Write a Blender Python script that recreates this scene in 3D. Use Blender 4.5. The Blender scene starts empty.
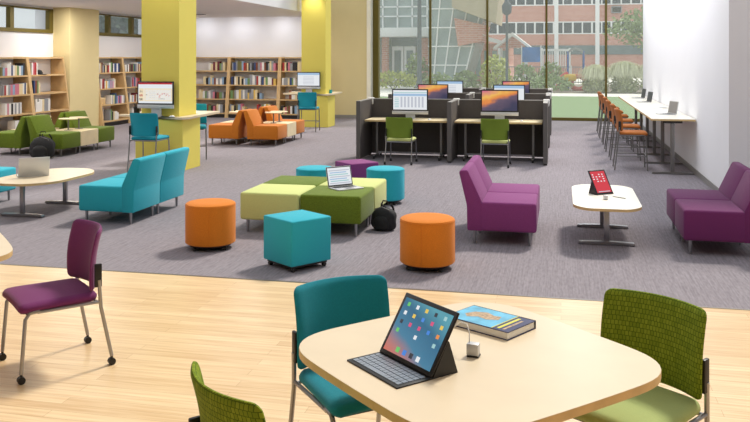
import bpy, bmesh, math, random
from mathutils import Vector, Matrix
random.seed(7)
S = bpy.context.scene
COL = S.collection
PI = math.pi
R = math.radians

# ------------------------------------------------------------------ camera, sky, sun, exposure
cam = bpy.data.cameras.new('camera')
cam.lens = 40.08
cam.sensor_width = 36.0
cam.shift_y = -0.2053
cam.clip_end = 400
camo = bpy.data.objects.new('camera', cam)
camo.location = (0, 0, 1.92)
camo.rotation_euler = (PI / 2, 0, math.atan(186 / 835.0))
COL.objects.link(camo)
S.camera = camo

w = bpy.data.worlds.new('sky')
S.world = w
w.use_nodes = True
bg = w.node_tree.nodes['Background']
bg.inputs[0].default_value = (0.93, 0.965, 1.0, 1)
bg.inputs[1].default_value = 0.82

def lamp(name, kind, energy, color, loc, direction, **kw):
    d = bpy.data.lights.new(name, kind)
    d.energy = energy
    d.color = color
    for k, v in kw.items():
        setattr(d, k, v)
    o = bpy.data.objects.new(name, d)
    o.location = loc
    o.rotation_euler = Vector(direction).to_track_quat('-Z', 'Y').to_euler()
    COL.objects.link(o)
    return o

el = R(50)
lamp('sun', 'SUN', 3.3, (1.0, 0.93, 0.82), (5, 30, 20),
     (-0.40 * math.cos(el), -0.917 * math.cos(el), -math.sin(el)), angle=R(9))
# lamps set flush into the low ceiling above the book area
for i, (x, y) in enumerate(((-11.9, 10.5), (-9.2, 10.5), (-11.9, 14.5), (-9.2, 14.5), (-11.6, 18.5), (-8.9, 18.5), (-10.6, 22.0), (-8.2, 22.0))):
    lamp('ceiling_lamp_light', 'AREA', 50, (1.0, 0.95, 0.88), (x, y, 3.17), (0, 0, -1), shape='SQUARE', size=0.9)
for x in (-11.3, -10.0, -8.6):
    lamp('wall_wash_light', 'AREA', 7, (0.95, 0.96, 1.0), (x, 24.75, 3.17), (0, 0.25, -1), shape='DISK', size=0.5)

# long unseen fill light added above the counter to brighten the white wall
wall_fill = lamp('wall_wash_light', 'AREA', 230, (0.97, 0.98, 1.0), (0.3, 17.8, 4.5), (1, 0, -0.75), shape='RECTANGLE', size=11.0)
wall_fill.data.size_y = 0.6
wall_fill.rotation_euler = Vector((1, 0, -0.75)).to_track_quat('-Z', 'Y').to_euler()

S.view_settings.view_transform = 'Standard'
S.view_settings.look = 'None'
S.view_settings.gamma = 1
S.view_settings.use_curve_mapping = False
S.view_settings.exposure = 0.0
try:
    S.cycles.max_bounces = 8
    S.cycles.transparent_max_bounces = 16
    S.cycles.caustics_reflective = False
    S.cycles.caustics_refractive = False
    S.cycles.sample_clamp_indirect = 4
except Exception:
    pass

# ------------------------------------------------------------------ materials
def srgb(r, g, b):
    def f(v):
        v /= 255.0
        return v / 12.92 if v <= 0.04045 else ((v + 0.055) / 1.055) ** 2.4
    return (f(r), f(g), f(b), 1)

MATS = {}
def new_mat(name):
    m = bpy.data.materials.new(name)
    m.use_nodes = True
    nt = m.node_tree
    return m, nt, nt.nodes['Principled BSDF']

def mat(name, col, rough=0.6, metal=0.0, spec=0.5, var=0.0, scale=40, bump=0.0, bscale=200, emit=0, coat=0.0, sheen=0.0):
    """plain colour with procedural variation"""
    if name in MATS:
        return MATS[name]
    m, nt, b = new_mat(name)
    c = srgb(*col)
    b.inputs['Base Color'].default_value = c
    b.inputs['Roughness'].default_value = rough
    b.inputs['Metallic'].default_value = metal
    b.inputs['Specular IOR Level'].default_value = spec
    b.inputs['Coat Weight'].default_value = coat
    b.inputs['Sheen Weight'].default_value = sheen
    tc = nt.nodes.new('ShaderNodeTexCoord')
    if var > 0:
        n = nt.nodes.new('ShaderNodeTexNoise')
        n.inputs['Scale'].default_value = scale
        n.inputs['Detail'].default_value = 4
        nt.links.new(tc.outputs['Object'], n.inputs['Vector'])
        rp = nt.nodes.new('ShaderNodeValToRGB')
        rp.color_ramp.elements[0].position = 0.3
        rp.color_ramp.elements[1].position = 0.7
        rp.color_ramp.elements[0].color = (c[0] * (1 - var), c[1] * (1 - var), c[2] * (1 - var), 1)
        rp.color_ramp.elements[1].color = (min(1, c[0] * (1 + var)), min(1, c[1] * (1 + var)), min(1, c[2] * (1 + var)), 1)
        nt.links.new(n.outputs['Fac'], rp.inputs[0])
        nt.links.new(rp.outputs[0], b.inputs['Base Color'])
    if bump > 0:
        n2 = nt.nodes.new('ShaderNodeTexNoise')
        n2.inputs['Scale'].default_value = bscale
        nt.links.new(tc.outputs['Object'], n2.inputs['Vector'])
        bp = nt.nodes.new('ShaderNodeBump')
        bp.inputs['Strength'].default_value = bump
        bp.inputs['Distance'].default_value = 0.002
        nt.links.new(n2.outputs['Fac'], bp.inputs['Height'])
        nt.links.new(bp.outputs[0], b.inputs['Normal'])
    if emit > 0:
        b.inputs['Emission Color'].default_value = c
        b.inputs['Emission Strength'].default_value = emit
    MATS[name] = m
    return m

def fabric(name, col, var=0.07, rough=0.85):
    return mat(name, col, rough=rough, spec=0.2, var=var, scale=120, bump=0.35, bscale=420, sheen=0.12)

def screen_mat(name, col, e=0.85):
    if name in MATS:
        return MATS[name]
    m, nt, b = new_mat(name)
    b.inputs['Base Color'].default_value = (0.01, 0.01, 0.01, 1)
    b.inputs['Roughness'].default_value = 0.35
    b.inputs['Emission Color'].default_value = srgb(*col)
    b.inputs['Emission Strength'].default_value = e
    MATS[name] = m
    return m

def ramp_screen(name, stops, axis, e=0.85, noise=0.0, nscale=3):
    """backlit screen showing a soft colour gradient; coordinates are the screen's own 0..1"""
    m, nt, b = new_mat(name)
    b.inputs['Base Color'].default_value = (0.01, 0.01, 0.01, 1)
    b.inputs['Roughness'].default_value = 0.3
    tc = nt.nodes.new('ShaderNodeTexCoord')
    dot = nt.nodes.new('ShaderNodeVectorMath')
    dot.operation = 'DOT_PRODUCT'
    dot.inputs[1].default_value = axis
    nt.links.new(tc.outputs['Generated'], dot.inputs[0])
    src = dot.outputs['Value']
    if noise:
        n = nt.nodes.new('ShaderNodeTexNoise')
        n.inputs['Scale'].default_value = nscale
        n.inputs['Detail'].default_value = 3
        nt.links.new(tc.outputs['Generated'], n.inputs['Vector'])
        ma = nt.nodes.new('ShaderNodeMath')
        ma.operation = 'MULTIPLY_ADD'
        ma.inputs[1].default_value = noise
        nt.links.new(n.outputs['Fac'], ma.inputs[0])
        nt.links.new(src, ma.inputs[2])
        src = ma.outputs[0]
    rp = nt.nodes.new('ShaderNodeValToRGB')
    cr = rp.color_ramp
    while len(cr.elements) < len(stops):
        cr.elements.new(0.5)
    for e_, (p, c) in zip(cr.elements, stops):
        e_.position = p
        e_.color = srgb(*c)
    nt.links.new(src, rp.inputs[0])
    nt.links.new(rp.outputs[0], b.inputs['Emission Color'])
    b.inputs['Emission Strength'].default_value = e
    MATS[name] = m
    return m

def brick_mat(name, c1, c2, cm, scale, bw, rh, mortar, rot=0, rough=0.6, bump=0, coords='Object', noise=0.0, axes=None, spec=0.5, bias=0.0, sq=1):
    m, nt, b = new_mat(name)
    tc = nt.nodes.new('ShaderNodeTexCoord')
    mp = nt.nodes.new('ShaderNodeMapping')
    mp.inputs['Rotation'].default_value = axes or (0, 0, rot)
    nt.links.new(tc.outputs[coords], mp.inputs[0])
    br = nt.nodes.new('ShaderNodeTexBrick')
    br.inputs['Color1'].default_value = srgb(*c1)
    br.inputs['Color2'].default_value = srgb(*c2)
    br.inputs['Mortar'].default_value = srgb(*cm)
    br.inputs['Scale'].default_value = scale
    br.inputs['Mortar Size'].default_value = mortar
    br.inputs['Brick Width'].default_value = bw
    br.inputs['Row Height'].default_value = rh
    br.inputs['Bias'].default_value = bias
    br.offset = 0.37
    nt.links.new(mp.outputs[0], br.inputs['Vector'])
    out = br.outputs['Color']
    if noise:
        n = nt.nodes.new('ShaderNodeTexNoise')
        mp2 = nt.nodes.new('ShaderNodeMapping')
        mp2.inputs['Scale'].default_value = (1.2, 22, 1)
        nt.links.new(tc.outputs[coords], mp2.inputs[0])
        nt.links.new(mp2.outputs[0], n.inputs['Vector'])
        n.inputs['Scale'].default_value = 2.0
        n.inputs['Detail'].default_value = 5
        mx = nt.nodes.new('ShaderNodeMixRGB')
        mx.blend_type = 'SOFT_LIGHT'
        mx.inputs[0].default_value = noise
        nt.links.new(out, mx.inputs[1])
        nt.links.new(n.outputs['Fac'], mx.inputs[2])
        out = mx.outputs[0]
    nt.links.new(out, b.inputs['Base Color'])
    b.inputs['Roughness'].default_value = rough
    b.inputs['Specular IOR Level'].default_value = spec
    if bump:
        bp = nt.nodes.new('ShaderNodeBump')
        bp.inputs['Strength'].default_value = bump
        bp.inputs['Distance'].default_value = 0.002
        nt.links.new(br.outputs['Fac'], bp.inputs['Height'])
        bp.invert = True
        nt.links.new(bp.outputs[0], b.inputs['Normal'])
    MATS[name] = m
    return m

def carpet_mat():
    m, nt, b = new_mat('carpet')
    tc = nt.nodes.new('ShaderNodeTexCoord')
    cols = []
    for sc, det, scale in (((70, 1.6, 1), 3, 1.0), ((26, 5, 1), 3, 2.0)):
        mp = nt.nodes.new('ShaderNodeMapping')
        mp.inputs['Scale'].default_value = sc
        nt.links.new(tc.outputs['Object'], mp.inputs[0])
        n = nt.nodes.new('ShaderNodeTexNoise')
        n.inputs['Scale'].default_value = scale
        n.inputs['Detail'].default_value = det
        nt.links.new(mp.outputs[0], n.inputs['Vector'])
        cols.append(n)
    ad = nt.nodes.new('ShaderNodeMath')
    ad.operation = 'ADD'
    nt.links.new(cols[0].outputs['Fac'], ad.inputs[0])
    nt.links.new(cols[1].outputs['Fac'], ad.inputs[1])
    rp = nt.nodes.new('ShaderNodeValToRGB')
    cr = rp.color_ramp
    cr.elements[0].position = 0.36
    cr.elements[0].color = srgb(128, 122, 128)
    cr.elements[1].position = 0.64
    cr.elements[1].color = srgb(151, 145, 151)
    hv = nt.nodes.new('ShaderNodeMath')
    hv.operation = 'MULTIPLY'
    hv.inputs[1].default_value = 0.5
    nt.links.new(ad.outputs[0], hv.inputs[0])
    nt.links.new(hv.outputs[0], rp.inputs[0])
    nt.links.new(rp.outputs[0], b.inputs['Base Color'])
    b.inputs['Roughness'].default_value = 0.95
    b.inputs['Specular IOR Level'].default_value = 0.1
    MATS['carpet'] = m
    return m

def glass_mat(name, veil):
    m = bpy.data.materials.new(name)
    m.use_nodes = True
    nt = m.node_tree
    nt.nodes.clear()
    o = nt.nodes.new('ShaderNodeOutputMaterial')
    t = nt.nodes.new('ShaderNodeBsdfTransparent')
    t.inputs[0].default_value = (0.97, 0.99, 0.98, 1)
    tr = nt.nodes.new('ShaderNodeBsdfTranslucent')
    tr.inputs[0].default_value = (0.95, 0.97, 1, 1)
    g = nt.nodes.new('ShaderNodeBsdfGlossy')
    g.inputs['Roughness'].default_value = 0.25
    a = nt.nodes.new('ShaderNodeMixShader')
    a.inputs[0].default_value = veil  # milky translucent share imitates bright haze over the outdoor view
    nt.links.new(t.outputs[0], a.inputs[1])
    nt.links.new(tr.outputs[0], a.inputs[2])
    b = nt.nodes.new('ShaderNodeMixShader')
    b.inputs[0].default_value = 0.012
    nt.links.new(a.outputs[0], b.inputs[1])
    nt.links.new(g.outputs[0], b.inputs[2])
    nt.links.new(b.outputs[0], o.inputs[0])
    MATS[name] = m
    return m

M = MATS
carpet_mat()
brick_mat('maple_floor', (228, 200, 158), (214, 182, 138), (190, 156, 112), 1.0, 1.35, 0.088, 0.0016, rough=0.33, noise=0.85, spec=0.4)
glass_mat('window_glass', 0.075)
glass_mat('clerestory_glass', 0.12)
mat('wall_white', (236, 236, 241), 0.8, var=0.01, scale=2)
mat('ceiling_grey', (226, 223, 226), 0.9, var=0.01, scale=2)
mat('wall_beige', (222, 206, 156), 0.8, var=0.015, scale=3)
mat('column_yellow', (230, 214, 100), 0.7, var=0.01, scale=3)
mat('olive_frame', (104, 92, 34), 0.5, metal=0.3)
mat('maple', (242, 224, 184), 0.42, var=0.05, scale=6)
mat('maple_edge', (214, 184, 132), 0.5, var=0.08, scale=14)
mat('table_top_laminate', (222, 206, 178), 0.36, var=0.03, scale=5, spec=0.5)
mat('white_laminate', (245, 240, 226), 0.35, var=0.01, scale=5)
mat('bookcase_wood', (205, 172, 124), 0.55, var=0.08, scale=9)
mat('chrome', (158, 158, 162), 0.28, metal=0.9)
mat('grey_metal', (128, 126, 124), 0.42, metal=0.7)
mat('silver', (205, 206, 208), 0.4, metal=0.35)
mat('black_plastic', (26, 25, 25), 0.45)
mat('dark_bezel', (20, 20, 22), 0.3)
mat('bag_black', (30, 31, 33), 0.8, var=0.25, scale=30, bump=0.4, bscale=90)
mat('carrel_dark', (82, 76, 74), 0.75, var=0.06, scale=30)
mat('carrel_trim', (150, 147, 144), 0.45, metal=0.3)
mat('carrel_edge', (92, 88, 86), 0.5)
mat('white_cap', (235, 234, 230), 0.5)
fabric('teal', (44, 172, 192))
fabric('teal_dark', (22, 132, 150))
fabric('teal_stool', (30, 150, 170))
fabric('orange', (216, 126, 36))
fabric('orange_lounge', (200, 118, 38))
fabric('purple', (134, 62, 122))
fabric('purple_dark', (112, 46, 100))
fabric('rust', (178, 106, 50))
fabric('green', (102, 122, 34), var=0.28)
fabric('green_back', (112, 134, 46), var=0.10)
fabric('lime', (206, 214, 138), var=0.04)
fabric('lime_seat', (166, 182, 116), var=0.03)
mat('seam', (60, 60, 60), 0.9)
mat('paper', (238, 236, 230), 0.8)
mat('navy', (38, 44, 92), 0.45)
mat('sky_blue_cover', (96, 178, 214), 0.4, var=0.25, scale=18)
mat('yellow_ink', (210, 206, 70), 0.5)
mat('coral_picture', (176, 150, 120), 0.5, var=0.4, scale=60)
mat('lawn', (116, 142, 96), 0.95, var=0.12, scale=3)
mat('concrete_path', (226, 224, 218), 0.9, var=0.03, scale=2)
mat('mulch', (132, 122, 114), 0.95, var=0.15, scale=6)
mat('ext_white', (246, 247, 248), 0.7)
mat('ext_grey', (150, 152, 156), 0.7, var=0.05, scale=1)
mat('ext_dark_glass', (108, 124, 128), 0.15, var=0.2, scale=0.8)
mat('ext_window_glass', (54, 64, 76), 0.3, var=0.2, scale=0.8)
mat('ext_pale_glass', (150, 164, 164), 0.2, var=0.25, scale=0.5)
mat('ext_stone', (190, 176, 150), 0.8, var=0.06, scale=2)
mat('foliage', (140, 160, 108), 0.8, var=0.3, scale=3)
mat('foliage_pale', (196, 202, 158), 0.8, var=0.2, scale=6)
mat('foliage_lime', (176, 184, 98), 0.8, var=0.25, scale=4)
mat('foliage_dark', (70, 88, 62), 0.8, var=0.3, scale=3)
mat('plume', (226, 226, 196), 0.8, var=0.2, scale=8)
mat('bark', (96, 82, 66), 0.9)
mat('lamp_post', (72, 82, 92), 0.5)
mat('play_red', (212, 64, 66), 0.4)
mat('play_blue', (52, 98, 176), 0.4)
mat('play_yellow', (232, 190, 60), 0.4)
mat('banner_blue', (58, 122, 196), 0.5, var=0.3, scale=1.5)
brick_mat('red_brick', (214, 154, 138), (200, 134, 120), (222, 200, 190), 1.0, 0.42, 0.14, 0.012, rough=0.85, axes=(R(90), 0, 0))
# the chair fabric with small woven rectangles
brick_mat('green_weave', (134, 152, 42), (110, 130, 30), (72, 94, 22), 1.0, 0.015, 0.021, 0.0013, rough=0.85, axes=(R(90), 0, 0), spec=0.2)
ramp_screen('sunset_screen', [(0.0, (60, 62, 92)), (0.34, (110, 92, 112)), (0.5, (236, 140, 74)), (0.72, (250, 196, 96)), (1.0, (212, 92, 150))], (-0.5, 0, 0.75), noise=0.5, nscale=3.0)
ramp_screen('tablet_wallpaper', [(0.0, (238, 122, 92)), (0.22, (190, 130, 130)), (0.42, (70, 136, 170)), (0.75, (40, 110, 146)), (1.0, (88, 168, 186))], (0.38, 0, 0.72), noise=0.12, nscale=2, e=0.8)
screen_mat('scr_white', (242, 246, 250))
screen_mat('scr_blue', (168, 200, 232))
screen_mat('scr_grey', (200, 204, 216))
screen_mat('scr_red', (222, 44, 62))
screen_mat('scr_crimson', (190, 40, 50))
screen_mat('scr_cream', (250, 232, 196))
screen_mat('scr_teal', (170, 214, 216))
screen_mat('scr_ink', (90, 80, 84))
screen_mat('icon_green', (110, 210, 110)); screen_mat('icon_yellow', (244, 208, 90)); screen_mat('icon_pink', (228, 84, 130))
screen_mat('icon_blue', (70, 140, 230)); screen_mat('icon_orange', (244, 150, 70)); screen_mat('icon_dark', (50, 54, 66))

# ------------------------------------------------------------------ mesh tools
class MB:
    def __init__(self):
        self.v, self.f, self.m = [], [], []
        self.names = []
    def mi(self, name):
        if name not in self.names:
            self.names.append(name)
        return self.names.index(name)
    def add(self, verts, faces, m, T=None):
        b = len(self.v)
        self.v += [tuple(T @ Vector(p)) if T else tuple(p) for p in verts]
        k = self.mi(m)
        for f in faces:
            self.f.append([b + i for i in f])
            self.m.append(k)
        return self
    def bm(self, bm, m, T=None):
        bm.verts.index_update()
        return self.add([v.co.copy() for v in bm.verts], [[v.index for v in f.verts] for f in bm.faces], m, T)
    def box(self, x0, x1, y0, y1, z0, z1, m, r=0.0, seg=2, T=None):
        bm = bmesh.new()
        bmesh.ops.create_cube(bm, size=1)
        for v in bm.verts:
            v.co = Vector(((x0 + x1) / 2 + v.co.x * (x1 - x0), (y0 + y1) / 2 + v.co.y * (y1 - y0), (z0 + z1) / 2 + v.co.z * (z1 - z0)))
        if r > 0:
            bmesh.ops.bevel(bm, geom=bm.edges[:], offset=min(r, 0.49 * min(abs(x1 - x0), abs(y1 - y0), abs(z1 - z0))), segments=seg, affect='EDGES', profile=0.5)
        self.bm(bm, m, T)
        bm.free()
        return self
    def prism(self, pts, a0, a1, m, axis='z', r=0.0, seg=2, T=None):
        """outline extruded along an axis; axis z: pts=(x,y); axis y: pts=(x,z); axis x: pts=(y,z)"""
        bm = bmesh.new()
        def P3(p, a):
            return (p[0], p[1], a) if axis == 'z' else ((p[0], a, p[1]) if axis == 'y' else (a, p[0], p[1]))
        lo = [bm.verts.new(P3(p, a0)) for p in pts]
        hi = [bm.verts.new(P3(p, a1)) for p in pts]
        n = len(pts)
        f0 = bm.faces.new(lo)
        f1 = bm.faces.new(hi)
        for i in range(n):
            bm.faces.new((lo[i], lo[(i + 1) % n], hi[(i + 1) % n], hi[i]))
        bmesh.ops.recalc_face_normals(bm, faces=bm.faces[:])
        if r > 0:
            caps = set(f0.edges) | set(f1.edges)
            geom = [e for e in bm.edges if e in caps] if r > 0 and n > 8 else bm.edges[:]
            bmesh.ops.bevel(bm, geom=geom, offset=r, segments=seg, affect='EDGES', profile=0.5)
        self.bm(bm, m, T)
        bm.free()
        return self
    def cyl(self, p0, p1, r0, m, r1=None, n=12, T=None, cap=True):
        r1 = r0 if r1 is None else r1
        p0, p1 = Vector(p0), Vector(p1)
        d = (p1 - p0).normalized()
        a = d.orthogonal().normalized()
        b = d.cross(a)
        vs = []
        for p, r in ((p0, r0), (p1, r1)):
            for i in range(n):
                t = 2 * PI * i / n
                vs.append(p + a * (r * math.cos(t)) + b * (r * math.sin(t)))
        fs = [(i, (i + 1) % n, n + (i + 1) % n, n + i) for i in range(n)]
        if cap:
            fs += [tuple(reversed(range(n))), tuple(range(n, 2 * n))]
        return self.add(vs, fs, m, T)
    def tube(self, path, r, m, n=8, T=None):
        path = [Vector(p) for p in path]
        vs, fs = [], []
        up = None
        for i, p in enumerate(path):
            d = (path[min(i + 1, len(path) - 1)] - path[max(i - 1, 0)]).normalized()
            if up is None:
                up = d.orthogonal().normalized()
            a = (up - d * up.dot(d))
            a = a.normalized() if a.length > 1e-5 else d.orthogonal().normalized()
            up = a
            b = d.cross(a)
            for k in range(n):
                t = 2 * PI * k / n
                vs.append(p + a * (r * math.cos(t)) + b * (r * math.sin(t)))
        for i in range(len(path) - 1):
            for k in range(n):
                fs.append((i * n + k, i * n + (k + 1) % n, (i + 1) * n + (k + 1) % n, (i + 1) * n + k))
        fs.append(tuple(reversed(range(n))))
        fs.append(tuple(range((len(path) - 1) * n, len(path) * n)))
        return self.add(vs, fs, m, T)
    def lathe(self, prof, m, n=32, T=None):
        vs, fs = [], []
        for (r, z) in prof:
            for k in range(n):
                t = 2 * PI * k / n
                vs.append((r * math.cos(t), r * math.sin(t), z))
        for i in range(len(prof) - 1):
            for k in range(n):
                fs.append((i * n + k, i * n + (k + 1) % n, (i + 1) * n + (k + 1) % n, (i + 1) * n + k))
        fs.append(tuple(reversed(range(n))))
        fs.append(tuple(range((len(prof) - 1) * n, len(prof) * n)))
        return self.add(vs, fs, m, T)
    def pad(self, W, H, T_, r, fn, m, taper=1.0, nu=14, nv=12):
        """padded cushion: local x in -W..W (half width), z in 0..H, thickness T_; fn(x, v, t) -> point, v in 0..1"""
        def rows():
            out = []
            k = 4
            for i in range(k + 1):
                a = PI / 2 * i / k
                out.append((r * (1 - math.cos(a)) if False else r * (1 - math.cos(a)), r - r * math.sin(a)))
            return out
        edge = rows()
        vv = [(d, ins) for d, ins in edge]
        mid = [(r + (H - 2 * r) * i / nv, 0) for i in range(1, nv)]
        vv += mid + [(H - d, ins) for d, ins in reversed(edge)]
        cols = [-1, -0.97, -0.9] + [-0.8 + 1.6 * i / nu for i in range(nu + 1)] + [0.9, 0.97, 1]
        nr, nc = len(vv), len(cols)
        vs, fs = [], []
        for side in (-1, 1):
            for (h, ins) in vv:
                wv = W * (taper + (1 - taper) * h / H) - ins
                for u in cols:
                    x = u * wv
                    du = max(0.0, (wv - abs(x)) / 0.022)
                    dv = max(0.0, min(h, H - h) / 0.022)
                    q = min(1, du) * 0.5 + min(1, dv) * 0.5 if False else min(1.0, min(du, dv))
                    t = T_ / 2 * (0.25 + 0.75 * math.sin(q * PI / 2))
                    vs.append(fn(x, h / H, side * t))
        N = nr * nc
        for i in range(nr - 1):
            for j in range(nc - 1):
                a = i * nc + j
                fs.append((a, a + 1, a + nc + 1, a + nc))
                fs.append((N + a, N + a + nc, N + a + nc + 1, N + a + 1))
        ring = [j for j in range(nc)] + [i * nc + nc - 1 for i in range(1, nr)] + [(nr - 1) * nc + j for j in range(nc - 2, -1, -1)] + [i * nc for i in range(nr - 2, 0, -1)]
        for a, b in zip(ring, ring[1:] + ring[:1]):
            fs.append((a, N + a, N + b, b))
        return self.add(vs, fs, m)
    def build(self, name, parent=None, kind=None, label=None, ang=38, world=False):
        me = bpy.data.meshes.new(name)
        me.from_pydata(self.v, [], self.f)
        for n in self.names:
            me.materials.append(MATS[n])
        me.polygons.foreach_set('material_index', self.m)
        bm = bmesh.new()
        bm.from_mesh(me)
        bmesh.ops.recalc_face_normals(bm, faces=bm.faces[:])
        bm.to_mesh(me)
        bm.free()
        me.shade_smooth()
        me.set_sharp_from_angle(angle=R(ang))
        o = bpy.data.objects.new(name, me)
        COL.objects.link(o)
        if parent is not None:
            o.parent = parent
        if kind:
            o['kind'] = kind
        if label:
            o['label'] = label
        return o

def tag(o, label, cat, group=None, kind=None):
    o['label'] = label
    o['category'] = cat
    if group:
        o['group'] = group
    if kind:
        o['kind'] = kind
    return o

def thing(name, label, cat, loc=(0, 0, 0), rz=0.0, group=None):
    o = bpy.data.objects.new(name, None)
    o.empty_display_size = 0.1
    COL.objects.link(o)
    o.location = loc
    o.rotation_euler = (0, 0, rz)
    return tag(o, label, cat, group)

def dup(root, loc, rz, label, group=None, scale=None):
    def rec(o, parent):
        c = o.copy()
        COL.objects.link(c)
        if parent is not None:
            c.parent = parent
        for ch in o.children:
            rec(ch, c)
        return c
    r = rec(root, None)
    r.location = loc
    r.rotation_euler = (0, 0, rz)
    r['label'] = label
    if group:
        r['group'] = group
    if scale:
        r.scale = scale
    return r

def face_dir(dx, dy):
    """rotation that turns a thing facing -Y to face (dx, dy)"""
    return math.atan2(dy, dx) + PI / 2

# ------------------------------------------------------------------ the setting
EX = -7.2          # edge of the low ceiling
YE = 6.80          # carpet / wood boundary
def struct(mb, name, **kw):
    return mb.build(name, kind='structure', **kw)

struct(MB().box(-13.3, 9.0, YE, 25.9, -0.1, 0.0, 'carpet'), 'floor_carpet')
struct(MB().box(-13.3, 9.0, -3.0, YE - 0.004, -0.1, 0.001, 'maple_floor'), 'floor')
struct(MB().box(-13.3, 9.0, YE - 0.012, YE + 0.012, -0.02, 0.004, 'grey_metal'), 'trim_carpet')
# right wall with its corner, and the wall turning away
struct(MB().box(2.15, 3.4, 11.7, 23.46, 0, 4.3, 'wall_white'), 'wall_right')
struct(MB().box(3.4, 9.0, 11.7, 12.0, 0, 4.3, 'wall_white'), 'wall_east')
struct(MB().box(2.138, 2.15, 11.7, 23.46, 0, 0.09, 'carrel_trim'), 'baseboard_right')
struct(MB().box(3.1, 3.4, 23.46, 25.9, 0, 4.3, 'wall_white'), 'wall_alcove')
struct(MB().box(-13.3, 9.0, -3.2, -3.0, 0, 4.3, 'wall_white'), 'wall_front')  # unseen walls enclosing the room, added to cut sky light from behind
struct(MB().box(9.0, 9.2, -3.2, 12.0, 0, 4.3, 'wall_white'), 'wall_far_east')
struct(MB().box(-13.3, -13.1, -3.2, 4.0, 0, 4.3, 'wall_white'), 'wall_west')
struct(MB().box(-13.3, 9.2, -3.2, 2.6, 4.3, 4.4, 'ceiling_grey'), 'ceiling_sky_blocker')  # unseen part ceiling added to block sky light from the camera side
# back wall, white behind the shelves and beige beside the window
struct(MB().box(-13.3, -7.75, 25.35, 25.6, 0, 3.2, 'wall_white'), 'wall_back')
struct(MB().box(-7.75, -5.93, 25.45, 25.75, 0, 4.3, 'wall_beige'), 'wall_beige')
struct(MB().box(-5.93, -5.80, 25.42, 25.75, 0, 4.3, 'white_laminate'), 'trim_window')
struct(MB().box(-7.75, -5.80, 25.43, 25.45, 0, 0.1, 'carrel_trim'), 'baseboard_back')
# left wall with high windows
wl = MB()
wl.box(-13.3, -12.82, 4.0, 25.6, 0, 2.55, 'wall_white')
wl.box(-13.3, -12.82, 4.0, 25.6, 3.14, 3.2, 'wall_white')
wl.box(-13.3, -12.82, 19.2, 20.66, 2.55, 3.14, 'wall_white')
wl.box(-13.3, -12.82, 24.6, 25.6, 2.55, 3.14, 'wall_white')
wl.box(-13.3, -12.82, 4.0, 14.0, 2.55, 3.14, 'wall_white')
struct(wl, 'wall_left')
for n, (y0, y1, muls) in enumerate(((14.0, 19.2, (15.3, 17.55)), (20.66, 24.6, (21.95, 23.3)))):
    fr = MB()
    fr.box(-12.89, -12.77, y0, y1, 2.53, 2.62, 'olive_frame')
    fr.box(-12.89, -12.77, y0, y0 + 0.1, 2.62, 3.14, 'olive_frame')
    fr.box(-12.89, -12.77, y1 - 0.16, y1, 2.62, 3.14, 'olive_frame')
    fr.box(-12.87, -12.77, y0, y1, 3.11, 3.15, 'olive_frame')
    for y in muls:
        fr.box(-12.89, -12.77, y - 0.07, y + 0.07, 2.62, 3.14, 'olive_frame')
    w_ = struct(fr, 'window_%d' % (n + 2))
    MB().box(-12.9, -12.89, y0, y1, 2.56, 3.14, 'clerestory_glass').build('window_pane', parent=w_)
struct(MB().box(-12.85, -12.34, 19.27, 20.66, 0, 3.2, 'wall_beige'), 'wall_pier')
struct(MB().box(-12.85, -12.4, 24.7, 25.35, 0, 3.2, 'wall_beige'), 'wall_corner_pier')
# low ceiling and its white fascia
struct(MB().box(-13.3, EX, 3.0, 25.6, 3.2, 3.32, 'ceiling_grey'), 'ceiling')
struct(MB().box(EX, EX + 0.06, 3.0, 25.6, 3.2, 5.0, 'wall_white'), 'trim_fascia')
sd = struct(MB().box(-11.6, -10.4, 23.2, 23.36, 3.185, 3.199, 'black_plastic'), 'trim_ceiling_slot')
for i, (x, y) in enumerate(((-11.9, 10.5), (-9.2, 10.5), (-11.9, 14.5), (-9.2, 14.5), (-11.6, 18.5), (-8.9, 18.5), (-10.6, 22.0), (-8.2, 22.0))):
    pass

# big window
win = MB()
for x in (-3.99, -2.215, -0.43, 1.315, 3.05):
    win.box(x - 0.03, x + 0.03, 25.82, 25.96, 0, 4.3, 'olive_frame')
win.box(-5.80, -5.62, 25.72, 25.98, 0, 4.3, 'olive_frame')
win.box(-5.8, 3.1, 25.82, 25.96, 0.0, 0.09, 'olive_frame')
win.box(-5.8, 3.1, 25.82, 25.96, 4.2, 4.3, 'olive_frame')
wo = struct(win, 'window_1')
for x0, x1 in ((-5.62, -4.02), (-3.96, -2.245), (-2.185, -0.46), (-0.40, 1.285), (1.345, 3.02)):
    MB().box(x0, x1, 25.885, 25.895, 0.09, 4.2, 'window_glass').build('window_pane', parent=wo)

# columns with their wrapped base
def column(name, x0, x1, y0, y1, px0, px1, py0, py1):
    struct(MB().box(x0, x1, y0, y1, 0.0, 5.0, 'column_yellow'), name)
    return struct(MB().box(px0, px1, py0, py1, 0.0, 0.868, 'column_yellow', r=0.004, seg=1), name + '_base')
column('trim_column_1', -7.04, -6.34, 13.14, 13.82, -7.08, -6.21, 13.0, 13.7)
column('trim_column_2', -6.99, -6.30, 22.05, 22.6, -7.0, -6.2, 21.93, 22.65)
for (x, y) in ((-6.7, 12.85), (-6.65, 21.75)):
    lamp('column_spot', 'SPOT', 45, (1.0, 0.96, 0.85), (x, y, 3.9), (0, 0.28, -1), spot_size=R(75), spot_blend=0.8, shadow_soft_size=0.1)
for (x, y) in ((-12.0, 12.6), ):
    pass

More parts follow.
